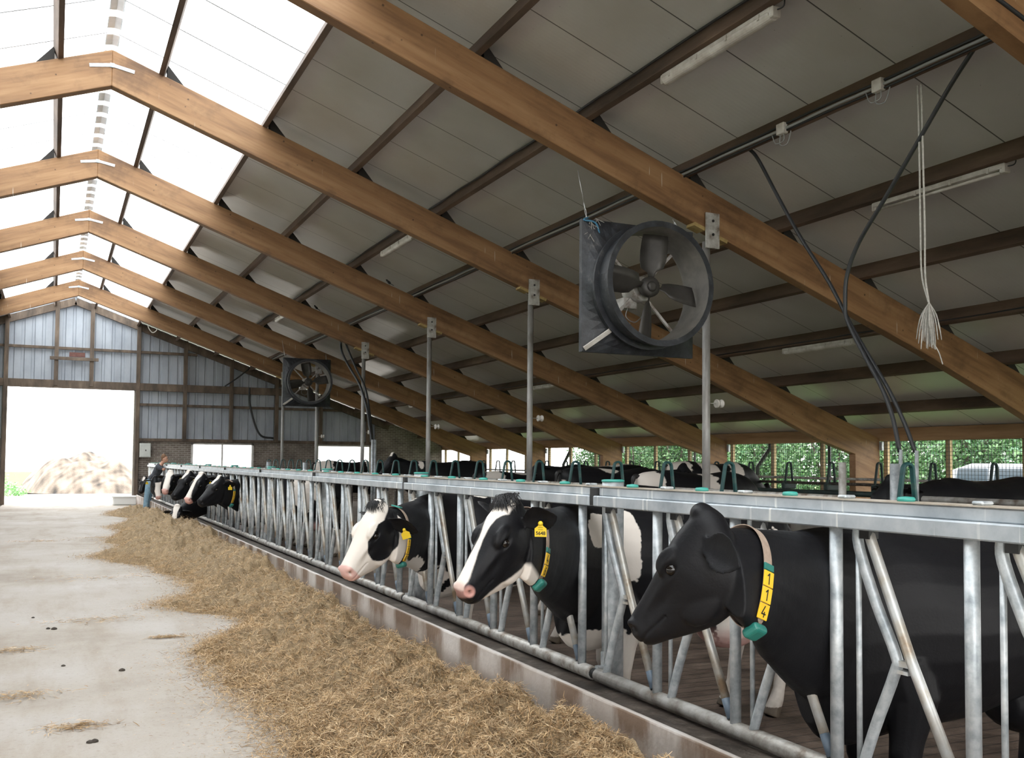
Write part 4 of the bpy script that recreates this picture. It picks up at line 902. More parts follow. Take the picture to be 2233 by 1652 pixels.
# ================================================================== strip lights under the purlins
def lamp(X, y0, y1, z, lab, broken=False):
    e = empty('strip_light', (X, (y0+y1)/2, z), 0, lab, 'strip light', 'fluorescent strip lights under the purlins'); L = abs(y1-y0)/2
    MB().box(-.055, .055, -L, L, .0, .05).build('housing', Mwhitep, e, .012, 2)
    mb = MB(); v = []; n = 10
    for y in (-L+.02, L-.02):
        for k in range(n+1):
            a = math.pi*k/n; v.append((-.06*math.cos(a), y, -.062*math.sin(a)))
    mb.add(v, [(k, k+1, n+2+k, n+1+k) for k in range(n)]+[tuple(range(n+1)), tuple(range(2*n+1, n, -1))], False)
    if broken: MB().tube([(.0, -L+.05, -.025), (0, L-.05, -.025)], .018, 10).build('tube', Mdiff, e); MB().box(-.06, .06, -L, L, -.006, .004).build('reflector', Mwhitep, e)
    else: mb.build('cover', Mdiff, e)
    for s in (1, -1): MB().box(-.05, .05, s*L-.03, s*L+.03, -.045, .05).build('end_cap', Mwhitep, e, .01, 1)
    for k in range(4):
        y = -L+.15+k*(2*L-.3)/3
        for q in (-.0615, .0615): MB().box(q-.0065, q+.0065, y-.012, y+.012, -.02, .03).build('clip', Mwhitep, e)
    mb = MB(); mb.tube(smoothline([(0, -L, .02), (.02, -L-.10, .03), (.0, -L-.12, .16)]), .007, 6); mb.build('lead', Mcable, e)
    return e
Mdiff = noisy('dusty_diffuser', [(.3, (.42, .38, .34)), (.6, (.62, .59, .55)), (.8, (.72, .70, .67))], 5, .3)
def zp(X): return zt(X)-.06
lamp(5.66, 6.72, 8.42, zp(5.66), 'long white strip light near the top edge, under the second purlin from the skylight'.replace('second', 'fourth'))
lamp(8.49, 6.66, 8.34, zp(8.49), 'strip light with an open reflector at the right edge, behind the hanging rope', True)
lamp(11.32, 11.6, 13.2, zp(11.32), 'strip light low on the right between the two hanging hoses and the fan post')
lamp(5.66, 16.3, 18.05, zp(5.66), 'strip light hanging left of the big fan')
lamp(5.66, 26.3, 28.0, zp(5.66), 'strip light far down the barn above the small fan')
lamp(11.32, 21.3, 22.9, zp(11.32), 'strip light low behind the third steel post'.replace('third', 'second'))
lamp(11.32, 31.2, 32.7, zp(11.32), 'strip light far down, low right of the third steel post')
lamp(2.83, 36.3, 37.9, zp(2.83), 'white strip light with a curled white lead right of the far door')
lamp(-1.58, 36.3, 37.9, zp(-1.58), 'white strip light left of the far door')
# ================================================================== cables, hoses, ropes
def cable(name, pts, r, m, lab, cat='cable', k=6): mb = MB(); mb.tube(smoothline(pts, k), r, 7); return tag(mb.build(name, m), lab, cat)
def alongp(X, off, dz, y0=-4, y1=37):
    out = []; y = y0; rr = random.Random(int(X*100+off*1000))
    while y <= y1: out.append((X+off, y, zt(X)+.05+dz+rr.uniform(-.008, .008))); y += .6
    return out
cable('conduit', alongp(7.02, -.055, .02), .014, Mcable, 'upper black cable clipped along the purlin with the junction boxes')
cable('conduit', alongp(7.02, -.062, -.02), .016, Mcableg, 'grey conduit clipped along the purlin with the junction boxes')
cable('conduit', alongp(7.02, -.055, -.055), .012, Mcable, 'lower black cable clipped along the purlin with the junction boxes')
cable('conduit', alongp(5.64, -.05, .11), .014, Mcable, 'black cable above the purlin carrying the near strip light')
cable('conduit', alongp(11.32, -.05, .0), .012, Mcable, 'black cable on the low purlin with the right-hand strip light')
cable('conduit', [(x, Y0-S-.09, zb(x)+.17+.01*math.sin(x*3)) for x in np.arange(4.8, 13, .6)], .018, Mcable, 'black cable along the roof frame in the top right corner')
def jbox(y, lab):
    e = empty('junction_box', (6.95, y, zt(7.0)+.02), 0, lab, 'junction box', 'grey junction boxes on the purlin')
    MB().cbox((0, 0, 0), (.07, .12, .12)).build('case', Mwhitep, e, .01, 2)
    mb = MB(); mb.tube(smoothline([(0, .03, -.06), (.0, .03, -.16), (.0, -.08, -.18), (.0, -.14, -.06)]), .006, 6); mb.tube(smoothline([(0, -.03, -.06), (0, -.02, -.13), (0, .10, -.13), (0, .16, -.02)]), .006, 6); mb.build('leads', Mcableg, e)
jbox(6.79, 'grey junction box on the purlin, upper right, nearer the corner frame'); jbox(8.14, 'grey junction box on the purlin, second from the right')
P7 = lambda px, py: at(px, py, X=7.03)
hose = [P7(2130, 97), P7(2070, 190), P7(1995, 320), P7(1925, 440), P7(1872, 530), P7(1847, 600), P7(1843, 660), P7(1848, 700), P7(1885, 775), P7(1920, 840), P7(1945, 905), P7(1962, 985)]
cable('water_hose', [tuple(p) for p in hose], .021, Mcable, 'dark hose from the upper right purlin, looping down to the left of two thin pipes', 'hose')
h2 = [P7(1622, 320), P7(1645, 345), P7(1690, 430), P7(1740, 520), P7(1800, 615), P7(1850, 712), P7(1892, 785), P7(1930, 850), P7(1965, 925), P7(1987, 985)]
cable('water_hose', [(p.x+.05, p.y, p.z) for p in h2], .020, Mcable, 'dark hose from the purlin left of the junction boxes, joining the other hose', 'hose')
pipe('thin_pipe', [tuple(P7(1964, 980)), (7.03, 6.632, ZDECK)], .017, Mgalv, 'left thin grey riser pipe under the hanging hoses', 'pipe', 'thin riser pipes')
pipe('thin_pipe', [(7.08, 6.50, 1.82), (7.08, 6.50, ZDECK)], .017, Mgalv, 'right thin grey riser pipe under the hanging hoses', 'pipe', 'thin riser pipes')
hf = [(762, 708), (745, 735), (745, 765), (762, 800), (785, 840), (800, 890), (806, 930), (811, 962)]
cable('water_hose', [tuple(at(x, y, X=7.03)) for x, y in hf], .032, Mcable, 'dark looped hose far down the barn, crossing the third last steel post', 'hose')
cable('water_hose', [tuple(at(x, y, X=7.1)) for x, y in [(752, 745), (775, 800), (796, 845), (806, 900), (812, 962)]], .028, Mcable, 'second dark hose beside the looped hose far down the barn', 'hose')
for k_, x_ in enumerate((7.03, 7.10)): pipe('thin_pipe', [(x_, 23.07, 2.2), (x_, 23.07, ZDECK)], .03, Mgalv, ('left' if k_ == 0 else 'right')+' thin grey riser pipe far down the barn', 'pipe', 'far thin riser pipes')
cable('water_hose', [tuple(at(x, y, Y=39.5)) for x, y in [(596, 955), (570, 950), (556, 925), (545, 880), (544, 845)]], .04, Mcable, 'black hose hanging on the gable left of the small fan', 'hose')
cable('water_hose', [tuple(at(x, y, Y=39.6)) for x, y in [(490, 842), (520, 822), (560, 790)]], .025, Mcable, 'thin black cable slanting across the gable beams left of the small fan', 'cable')
# rope with frayed end
e = empty('hanging_rope', (7.03, 6.36, 5.1), 0, 'pale hanging rope with a frayed tassel at the right', 'rope'); R0 = Vector(e.location)
for k_, o_ in enumerate((-.02, .02)):
    pts = [at(2005, 185, X=7.03)+Vector((0, o_, 0)), at(2009, 350, X=7.03)+Vector((0, o_, 0)), at(2012, 500, X=7.03)+Vector((0, o_*1.2, 0)), at(2014, 600, X=7.03)+Vector((0, o_*.9, 0)), at(2026, 662, X=7.03)]
    mb = MB(); mb.tube(smoothline([p-R0 for p in pts]), .009, 7); mb.build('strand', Mrope, e)
mb = MB(); rr = random.Random(3); k0 = at(2026, 660, X=7.03)-R0
for k in range(46):
    a = rr.uniform(0, 6.28); r = abs(rr.gauss(0, .06)); ln = rr.uniform(.22, .42); mb.tube(smoothline([k0, k0+Vector((math.cos(a)*r*.7, math.sin(a)*r*.7, -ln*.45)), k0+Vector((math.cos(a)*r, math.sin(a)*r, -ln))], 3), [.006]*6+[.003], 5, False)
mb.tube(smoothline([k0, k0+Vector((0, -.02, -.3)), k0+Vector((0, -.1, -.45)), k0+Vector((.0, -.14, -.56))], 4), .005, 5, False)
mb.build('tassel', Mrope, e)
# white curled leads near the far door
cable('white_lead', [(2.85, 35.1, 6.45), (2.8, 35.08, 6.15), (2.95, 35.08, 5.95), (3.1, 35.08, 6.1), (3.12, 35.1, 6.4)], .016, Mwhitep, 'white cable loop hanging from the last roof frame')
# electrical cabinet and bucket by the door, bird on the frame
e = empty('switch_cabinet', (3.16, YG-.14, 2.02), 0, 'pale grey electrical cabinet on the brick wall right of the far door', 'cabinet')
MB().box(-.20, .20, -.10, .12, -.27, .26).build('case', noisy('pale_grey_paint', [(.3, (.46, .48, .45)), (.7, (.56, .58, .55))], 4, .5), e, .01, 2)
MB().box(-.18, .18, -.115, -.10, -.25, .24).build('door', noisy('pale_grey_door', [(.3, (.48, .50, .47)), (.7, (.58, .60, .57))], 4, .45), e, .006, 1)
MB().cbox((.02, -.12, -.01), (.03, .02, .06)).build('latch', Mblack, e)
Mbucket = mat('white_bucket', (.7, .7, .68), .5)
e = empty('water_trough', (2.42, 38.6, 0), 0, 'low white trough on the floor beside the far door jamb', 'trough')
MB().box(-.42, .40, -.3, .3, .0, .30).build('basin', Mbucket, e, .05, 3); MB().box(-.46, .44, -.34, .34, .28, .33).build('rim', Mbucket, e, .02, 2)
def bird(p, lab):
    e = empty('perched_bird', p, .4, lab, 'bird', 'small dark birds on the roof frames')
    mb = MB(); mb.lathe((0, -.06, .02), [(.004, 0), (.02, .02), (.03, .06), (.026, .10), (.018, .13), (.022, .15), (.016, .175), (.002, .20)], (0, .8, .6), 12); mb.build('body', Mblack, e)
    mb = MB(); mb.bar((0, -.05, .03), (0, -.15, -.02), .03, .008); mb.build('tail', Mblack, e)
for (px, py, i) in ((848, 616, 2), (690, 664, 3)):
    p = at(px, py, Y=Y0+i*S); p.z = zt(p.x)+.0; bird(p, 'small dark bird perched on top of the %s roof frame' % ('third' if i == 2 else 'fourth'))
PI = math.pi; HV = .0066
# ------------------------------------------------------------------ the three cows in front
P, M = solve_head((1519, 1122), (1357, 1352), 4.25, .595, False)
cow('dairy_cow', 'all-black cow nearest the camera wearing collar plates 114', (3.62, 3.62), PI-.02, P, M, 1.12, ZPASS, HV, face_black, (), 'cows at the feed fence',
    seed=3, ear=((.5, .3, .7), (.9, -.1, -.1)), earface=((.0, .2, 1.), (.9, -.2, .3)), collar=(.855, .052, -.15), plates=(.066, .335, '114'), white_legs=False)
P, M = solve_head((1100, 1094), (986, 1280), 5.75, .603, True)
cow('dairy_cow', 'black cow with white blaze, pink nose and collar plates 46', (3.62, 6.13), PI+.03, P, M, 1.12, ZPASS, HV, face_46,
    ((1.61, .3, 1.29, .11, .5, .10), (1.52, .3, 1.18, .055, .5, .13), (1.385, .3, 1.22, .075, .5, .24), (1.47, .3, 1.30, .1, .5, .07), (.3, 0, .8, .3, .5, .5), (1.45, 0, .50, .35, .5, .22), (1.15, 0, .52, .5, .5, .14), (.6, 0, 1.46, .3, .12, .1)), 'cows at the feed fence',
    seed=11, ear=((1, .45, -.05), (.9, .45, -.5)), earface=((.45, .3, .6), (.9, -.2, .3)), collar=(.855, .05, -.14), plates=(.068, .40, '46'), tags=((1, .52, 0, '5648'),), forelock=.6)
P, M = solve_head((818, 1102), (735, 1242), 8.35, .64, True)
cow('dairy_cow', 'white-faced cow with black eye patch and collar plates 110', (3.64, 9.05), PI+.04, P, M, 1.12, ZPASS, HV*1.2, face_110,
    ((2.0, 0, 1.42, .16, .4, .12), (1.2, 0, 1.48, .2, .3, .1), (2.2, .5, .82, .35, .5, .13), (1.85, 0, .75, .3, .3, .25), (1.2, 0, .5, .5, .5, .16), (.7, -.3, 1.1, .2, .3, .3)), 'cows at the feed fence',
    seed=21, ear=((.6, .2, .7), (1, .35, 0)), earface=((.8, .0, .5), (.9, -.2, .3)), collar=(.85, .05, -.12), plates=(.062, .405, '110'), tags=((1, .5, .3, ''),), forelock=.35, teal_top=True)

# ------------------------------------------------------------------ the group of heads far down the fence
def fence_cow(lab, poll, muz, zc, L, Yn, coat, bp=(), **k):
    P, M = solve_head(poll, muz, zc, L, k.pop('toward', True))
    return cow('dairy_cow', lab, (3.72, Yn), PI+k.pop('turn', .08), P, M, 1.12, ZPASS, .014, coat, bp, 'cows at the feed fence', **k)
SP = ((.8, .2, 1.1, .3, .3, .3), (1.2, 0, .5, .5, .5, .14))
fence_cow('black cow with small white star and yellow collar plates, nearest of the far heads', (477, 1041), (428, 1090), 18.0, .62, 19.3, face_blaze(-.1, .30, .06, False), SP, seed=31,
    ear=((.9, .5, .1), (1, .3, -.3)), earface=((.8, -.2, .4), (.9, -.2, .3)), collar=(.82, .05, 0), plates=(.07, .32, '118'), tags=((1, .5, 0, ''),))
fence_cow('black cow with broad white blaze and pink nose, second of the far group of heads', (437, 1033), (401, 1087), 19.2, .62, 20.3, face_blaze(-.2, 1.1, .085, True), SP, seed=32,
    ear=((.9, .5, .1), (1, .2, -.4)), earface=((.8, -.2, .4), (.9, -.2, .3)), tags=((-1, .5, 0, ''), (1, .4, 0, '')))
fence_cow('black-muzzled cow with a white patch on its forehead, third of the far group of heads', (410, 1029), (370, 1080), 20.6, .64, 21.6, face_blaze(-.2, .30, .07, False), SP, seed=33,
    ear=((.9, .5, .1), (1, .2, -.5)), earface=((.8, -.2, .4), (.9, -.2, .3)), tags=((-1, .5, 0, ''),))
fence_cow('cow with wide white face, black cheek and pink nose, just right of the person', (371, 1028), (357, 1067), 22.8, .60, 24.7, face_blaze(-.2, 1.1, .13, True), SP, seed=34,
    ear=((1, .3, .1), (1, .2, 0)), tags=((1, .5, 0, ''),))
fence_cow('cow with a white lower face before the person, yellow tags beside his hip', (341, 1040), (350, 1084), 26.0, .58, 27.2, face_blaze(.28, 1.1, .15, True), SP, seed=35, ear=((1, .2, .2), (1, .2, .0)), tags=((1, .5, 0, ''), (-1, .5, 0, '')))
fence_cow('farthest black cow with white star, left of the person by the end of the fence', (315, 1040), (304, 1071), 33.2, .58, 35.9, face_blaze(0, .28, .06, False), SP, seed=36)
fence_cow('black cow with white forehead bending down to eat from the hay', (386, 1103), (373, 1150), 21.5, .60, 23.2, face_blaze(-.2, .75, .10, False), SP, seed=37, ear=((1, .1, .1), (1, .1, .1)))
# ------------------------------------------------------------------ cows behind the fence and in the cubicles
def stander(lab, x, y, head, scale, ground, bp, coat=None, reach=.80, lift=.02, seed=1, hturn=0., low=0., name_tags=(), voxel=.022):
    D = Vector((math.cos(head), math.sin(head), 0)); D2 = Vector((math.cos(head+hturn), math.sin(head+hturn), 0))
    P = Vector((x, y, ground))+D*(reach*scale)*.55+D2*(reach*scale*.45)+Vector((0, 0, (1.46+lift-low)*scale)); M = P+D2*(.36*scale)-Vector((0, 0, .42*scale))
    return cow('dairy_cow', lab, (x, y), head, P, M, scale, ground, voxel, coat, bp, 'cows standing beyond the fence', seed=seed, tags=name_tags, white_legs=True)
stander('black cow with white flank patches standing in the passage behind the empty fence places', 5.4, 13.6, -2.2, 1.12, ZPASS, ((.8, .3, 1.0, .35, .3, .4), (1.3, 0, .6, .5, .5, .25), (.2, 0, 1.3, .25, .4, .2)), face_white, seed=41, hturn=.5, low=.25)
stander('black and white cow standing in the passage behind cow 110', 5.7, 11.2, 2.6, 1.12, ZPASS, ((.5, -.3, 1.1, .3, .3, .4), (1.2, .2, 1.2, .3, .3, .3), (1.2, 0, .5, .6, .5, .16)), face_blaze(-.1, 1, .1, True), seed=42, low=.2)
stander('cow with pale rump and black back in the near cubicles by the far window', 8.9, 30.0, 0., 1.12, ZDECK+.0, ((.15, 0, 1.2, .35, .5, .5), (1.5, 0, 1.25, .12, .5, .5)), seed=43)
stander('black cow in the cubicles with raised head, left of the third steel post', 8.35, 23.0, PI, 1.12, ZDECK+.03, ((1.52, .1, 1.36, .06, .2, .1),), face_blaze(-.1, .12, .07, False), seed=44, hturn=.3, lift=.12)
stander('low black and white cow in the cubicles beyond the second steel post', 9.3, 18.4, 0., 1.05, ZDECK-.08, ((.3, 0, 1.2, .2, .5, .5), (1.0, .1, 1.45, .25, .3, .2), (1.55, 0, 1.3, .2, .4, .3)), seed=45, low=.3)
stander('black cow in the cubicles with a white mark on its back', 8.95, 14.0, .05, 1.12, ZDECK-.06, ((.72, -.02, 1.47, .17, .3, .14), (.02, .1, 1.25, .06, .2, .05), (1.2, 0, .5, .6, .5, .16)), seed=46)
stander('black cow with white-edged back in the far cubicles', 9.6, 17.4, PI, 1.12, ZDECK-.02, ((.9, 0, 1.47, .5, .25, .07), (1.2, 0, .5, .6, .5, .16)), seed=47)
stander('cow with white rump ringed black in the near cubicles left of the nearest post', 9.15, 12.0, .0, 1.10, ZDECK-.07, ((.12, 0, 1.25, .20, .5, .28), (1.0, 0, 1.1, .14, .5, .5), (1.2, 0, .5, .6, .5, .16)), seed=48, low=.45)
stander('white and black cow in the far cubicles just left of the nearest steel post', 12.6, 16.3, 0., 1.14, ZDECK+.02, ((.1, 0, 1.2, .3, .6, .5), (.75, 0, 1.25, .2, .6, .35), (1.3, 0, 1.1, .2, .5, .5)), seed=49, low=.45)
stander('big black cow at the right edge, head to the left behind the pipe stub', 8.95, 7.75, PI, 1.12, ZDECK-.12, (), face_black, seed=50, reach=.85, low=.04, hturn=.1, voxel=.018)
# ================================================================== fodder along the kerb
Mhay = bpy.data.materials.new('dry_fodder'); Mhay.use_nodes = True; b = Mhay.node_tree.nodes['Principled BSDF']; b.inputs['Roughness'].default_value = .8
a_ = N(Mhay, 'ShaderNodeAttribute', attribute_name='tint'); tc_ = N(Mhay, 'ShaderNodeTexCoord'); n_ = N(Mhay, 'ShaderNodeTexNoise', Scale=38., Detail=6., Roughness=.7); LK(Mhay, tc_.outputs['Object'], n_.inputs['Vector'])
r_ = ramp(Mhay, [(.3, (.55, .52, .48)), (.5, (1, 1, 1)), (.7, (1.35, 1.35, 1.35))]); LK(Mhay, n_.outputs['Fac'], r_.inputs[0]); m_ = N(Mhay, 'ShaderNodeMixRGB', blend_type='MULTIPLY'); m_.inputs[0].default_value = 1.; LK(Mhay, a_.outputs['Color'], m_.inputs[1]); LK(Mhay, r_.outputs[0], m_.inputs[2]); LK(Mhay, m_.outputs[0], b.inputs['Base Color'])
bp_ = N(Mhay, 'ShaderNodeBump', Strength=.6, Distance=.03); LK(Mhay, n_.outputs['Fac'], bp_.inputs['Height']); LK(Mhay, bp_.outputs[0], b.inputs['Normal'])
EY = [0., 3.0, 4.5, 5.7, 6.5, 8.0, 9.0, 9.7, 10.3, 11.0, 11.9, 12.5, 13.1, 14.7, 16.5, 18.3, 19.5, 21.7, 24., 26., 28, 29.7, 31.5, 33.8, 36]
EX = [1.55, 1.5, 1.35, 1.28, 1.35, 1.18, 1.22, 1.5, 1.9, 1.75, 1.05, 1.35, 1.7, 1.62, 1.35, .55, 1.25, 1.1, 1.5, 1.25, 1.9, 2.1, 1.5, 1.7, 2.3]
HZ = [(0, .20), (4.8, .25), (6, .20), (7.2, .13), (8, .14), (10, .20), (11.5, .16), (14, .28), (16, .34), (20, .36), (24, .28), (28, .22), (31, .16), (34, .12), (36, .02)]
def n2(X, Y, sc, seed):
    r = np.random.default_rng(seed); o = np.zeros_like(X)
    for k in range(7):
        a = r.uniform(0, 6.28); f = sc*r.uniform(.6, 1.9); o += np.sin(X*f*math.cos(a)+Y*f*math.sin(a)+r.uniform(0, 6.28))
    return o/7**.5/1.2
def hay_h(X, Y):
    ed = np.interp(Y, EY, EX)+.10*n2(X*0, Y, 3.2, 1)+.06*n2(X, Y, 9, 2)+.04*n2(X, Y, 24, 12); hm = np.interp(Y, [q[0] for q in HZ], [q[1] for q in HZ])
    t = np.clip((X-ed)/(2.80-ed), 0, 1); prof = np.interp(t, [0, .06, .2, .45, .7, .88, 1.], [0, .10, .35, .75, 1.0, .95, .62])
    h = hm*prof*(1+.28*n2(X, Y, 3.0, 3)+.16*n2(X, Y, 8, 4))+(.06*n2(X, Y, 11, 5)+.042*n2(X, Y, 26, 6)+.02*n2(X, Y, 55, 7))*np.clip(t*3, 0, 1)
    return np.where((t <= 0) | (t <= .035+.035*n2(X, Y, 14, 13)), -.02, np.maximum(h, -.004+.02*np.clip(t*8, 0, 1)))
xs = np.linspace(.4, 2.78, 84); ys = np.concatenate([np.arange(.2, 14, .03), np.arange(14, 36.2, .07)])
GX, GY = np.meshgrid(xs, ys); GH = hay_h(GX, GY); nx, ny = len(xs), len(ys)
keep = GH > -.015
fc = [(j*nx+i, j*nx+i+1, (j+1)*nx+i+1, (j+1)*nx+i) for j in range(ny-1) for i in range(nx-1) if keep[j, i] or keep[j+1, i+1] or keep[j, i+1] or keep[j+1, i]]
hv = np.stack([GX, GY, GH], -1).reshape(-1, 3)
hay = meshobj('fodder_heap', hv, fc, Mhay, None, True); tag(hay, 'long heap of dry yellow-brown hay lying on the alley floor against the kerb', 'hay', None, 'stuff')
def put_tint(o, cols):
    at_ = o.data.color_attributes.new('tint', 'FLOAT_COLOR', 'POINT'); at_.data.foreach_set('color', np.concatenate([cols, np.ones((len(cols), 1))], 1).astype(np.float32).ravel())
nz = (n2(hv[:, 0], hv[:, 1], 9, 8)*.5+n2(hv[:, 0], hv[:, 1], 40, 9)*.5)[:, None]
put_tint(hay, np.clip(np.array((.31, .225, .13))*(1+.22*nz), .02, 1))  # base tinted darker than the stalks, painting in the shade between them
HAYC = np.array([(.54, .39, .20), (.45, .31, .15), (.60, .46, .27), (.36, .24, .12), (.50, .37, .21), (.27, .185, .09), (.66, .53, .33)])*np.array((1.08, 1.02, 1.03))
def strands(name, P, Ht, lmin, lmax, wd, parent=None, rise=.5):
    n = len(P); r = RNG; az = r.uniform(0, 6.283, n); el = np.abs(r.normal(0, .32, n))*rise; L = r.uniform(lmin, lmax, n)
    d = np.stack([np.cos(az)*np.cos(el), np.sin(az)*np.cos(el), np.sin(el)], 1); sd = np.stack([-np.sin(az), np.cos(az), r.normal(0, .5, n)], 1); sd /= np.linalg.norm(sd, axis=1)[:, None]
    c = P.copy(); c[:, 2] += r.uniform(-.004, .02, n)*rise*2; bend = r.normal(0, .18, (n, 3)); bend[:, 2] = np.abs(bend[:, 2])*.3
    a = c-d*(L*.5)[:, None]; m_ = c+bend*(L*.35)[:, None]; e = c+d*(L*.5)[:, None]
    a[:, 2] = np.maximum(a[:, 2], Ht(a)+.001); w2 = (wd*r.uniform(.6, 1.4, n))[:, None]
    e[:, 2] = np.maximum(e[:, 2], Ht(e)+.001); m_[:, 2] = np.maximum(m_[:, 2], Ht(m_)+.003)
    V = np.stack([a-sd*w2*.6, a+sd*w2*.6, m_-sd*w2, m_+sd*w2, e-sd*w2*.4, e+sd*w2*.4], 1).reshape(-1, 3)
    b_ = np.arange(n)*6; F = np.stack([np.stack([b_, b_+1, b_+3, b_+2], 1), np.stack([b_+2, b_+3, b_+5, b_+4], 1)], 1).reshape(-1, 4)
    me = bpy.data.meshes.new(name); me.vertices.add(len(V)); me.vertices.foreach_set('co', V.ravel()); me.loops.add(F.size); me.loops.foreach_set('vertex_index', F.ravel())
    me.polygons.add(len(F)); me.polygons.foreach_set('loop_start', np.arange(len(F))*4); me.polygons.foreach_set('loop_total', np.full(len(F), 4)); me.update(); me.validate()
    o = bpy.data.objects.new(name, me); C.objects.link(o); me.materials.append(Mhay)
    if parent: o.parent = parent
    ci = HAYC[r.integers(0, len(HAYC), n)]*r.uniform(.75, 1.2, n)[:, None]; put_tint(o, np.repeat(ci, 6, 0)); return o
def sample(n, ylo, yhi, pw):
    u = RNG.uniform(0, 1, n); Y = (ylo**(1-pw)+u*(yhi**(1-pw)-ylo**(1-pw)))**(1/(1-pw)); X = RNG.uniform(.4, 2.78, n); H = hay_h(X, Y); k = H > .002; return np.stack([X, Y, H], 1)[k]
HH = lambda p: np.maximum(hay_h(p[:, 0], p[:, 1]), 0)
Pn = sample(330000, 2.6, 34, 1.85); Pn = Pn[Pn[:, 0] < 2.74]
Ye = 2.6*(34/2.6)**RNG.uniform(0, 1, 42000); Xe_ = np.interp(Ye, EY, EX)+RNG.normal(.05, .13, len(Ye)); Pe = np.stack([Xe_, Ye, np.maximum(hay_h(Xe_, Ye), 0)+.002], 1); Pn = np.concatenate([Pn, Pe[Xe_ < 2.7]])
o = strands('fodder_stalks', Pn, HH, .022, .085, .0018, hay, 1.25); o['kind'] = 'stuff'
# single wisps swept onto the alley floor, and the chaff between them
u = RNG.uniform(0, 1, 9000); Yc = 3.5*(30/3.5)**u; Xc = np.interp(Yc, EY, EX)-np.abs(RNG.normal(0, .28, len(Yc)))-.0; Pc = np.stack([Xc, Yc, Xc*0+.002], 1)
o = strands('loose_chaff', Pc, lambda p: p[:, 0]*0+.001, .006, .035, .0014, None, .12); tag(o, 'loose chaff and stalks scattered over the pale alley floor beside the hay heap', 'chaff', None, 'stuff')
WISP = [((215, 1352), .26, 'on the open floor left of the heap, below the far door'), ((85, 1180), .30, 'far left, thin, near the door side of the floor'), ((20, 1420), .14, 'at the left edge of the floor, small and dark'), ((170, 1585), .10, 'in the foreground, small'), ((360, 1390), .07, 'alone in the middle of the floor, tiny'), ((220, 1172), .3, 'far down the floor, left of the heap'), ((25, 1520), .16, 'at the left edge low in the picture'), ((230, 1260), .4, 'faint, between the heap and the far left wisps')]
for (px, py), r_, lb in WISP:
    p = at(px, py, z=0); n = 260; A = RNG.normal(0, 1, (n, 2)); Pw = np.stack([p.x+A[:, 0]*r_*1.1, p.y+A[:, 1]*r_*.5, np.abs(RNG.normal(0, .008, n))+.002], 1)
    o = strands('hay_wisp', Pw, lambda q: q[:, 0]*0+.001, .03, .10, .0022, None, .3); tag(o, 'wisp of hay '+lb, 'hay wisp', 'wisps of hay on the alley floor', 'stuff')
Mdung = noisy('dry_dung', [(.3, (.03, .024, .02)), (.7, (.08, .065, .05))], 60, .9, bump=.4)
for (px, py), r_ in (((118, 1372), .03), ((105, 1371), .022), ((266, 1462), .026), ((196, 1619), .022), ((206, 1617), .024), ((138, 1452), .018), ((72, 1347), .018)):
    p = at(px, py, z=0); mb = MB(); mb.lathe((p.x, p.y, -.001), [(r_*.6, 0), (r_, r_*.15), (r_*.8, r_*.55), (r_*.25, r_*.8)], n=9); tag(mb.build('dung_crumb', Mdung), 'small dark dung crumb lying on the pale alley floor', 'dung', 'dung crumbs on the alley floor')
# ================================================================== straw heap and shrubs beyond the far door
def heap(cx, cy, rx, ry, hh, lab):
    X, Y = np.meshgrid(np.linspace(-1, 1, 120), np.linspace(-1, 1, 90)); R = np.sqrt(X**2+Y**2); Z = hh*np.clip(1-R**2, -.02, 1)**.7*(1+.15*n2(X, Y, 5, 21)+.1*n2(X, Y, 13, 22)) if False else hh*np.maximum(1-R**2, 0)**.8*(1+.15*n2(X, Y, 5, 21)+.1*n2(X, Y, 13, 22))-.03
    v = np.stack([cx+X*rx, cy+Y*ry, Z], -1).reshape(-1, 3); f = [(j*120+i, j*120+i+1, (j+1)*120+i+1, (j+1)*120+i) for j in range(89) for i in range(119)]
    o = meshobj('straw_heap', v, f, Mhay, None, True); put_tint(o, np.clip(np.array((.20, .165, .135))*(1+.45*n2(v[:, 0], v[:, 1], 6, 23)[:, None]+.3*n2(v[:, 0], v[:, 1], 17, 24)[:, None]), .03, 1)); tag(o, lab, 'straw heap', None, 'stuff'); return o
heap(1.6, 56, 3.2, 4, 1.9, 'large pale straw heap in bright light beyond the far door')
Mleaf = bpy.data.materials.new('leaf'); Mleaf.use_nodes = True; b = Mleaf.node_tree.nodes['Principled BSDF']; b.inputs['Roughness'].default_value = .5
a_ = N(Mleaf, 'ShaderNodeAttribute', attribute_name='tint'); LK(Mleaf, a_.outputs['Color'], b.inputs['Base Color'])
Mbark = noisy('bark', [(.3, (.05, .04, .03)), (.7, (.12, .10, .08))], 8, .9, bump=.4)
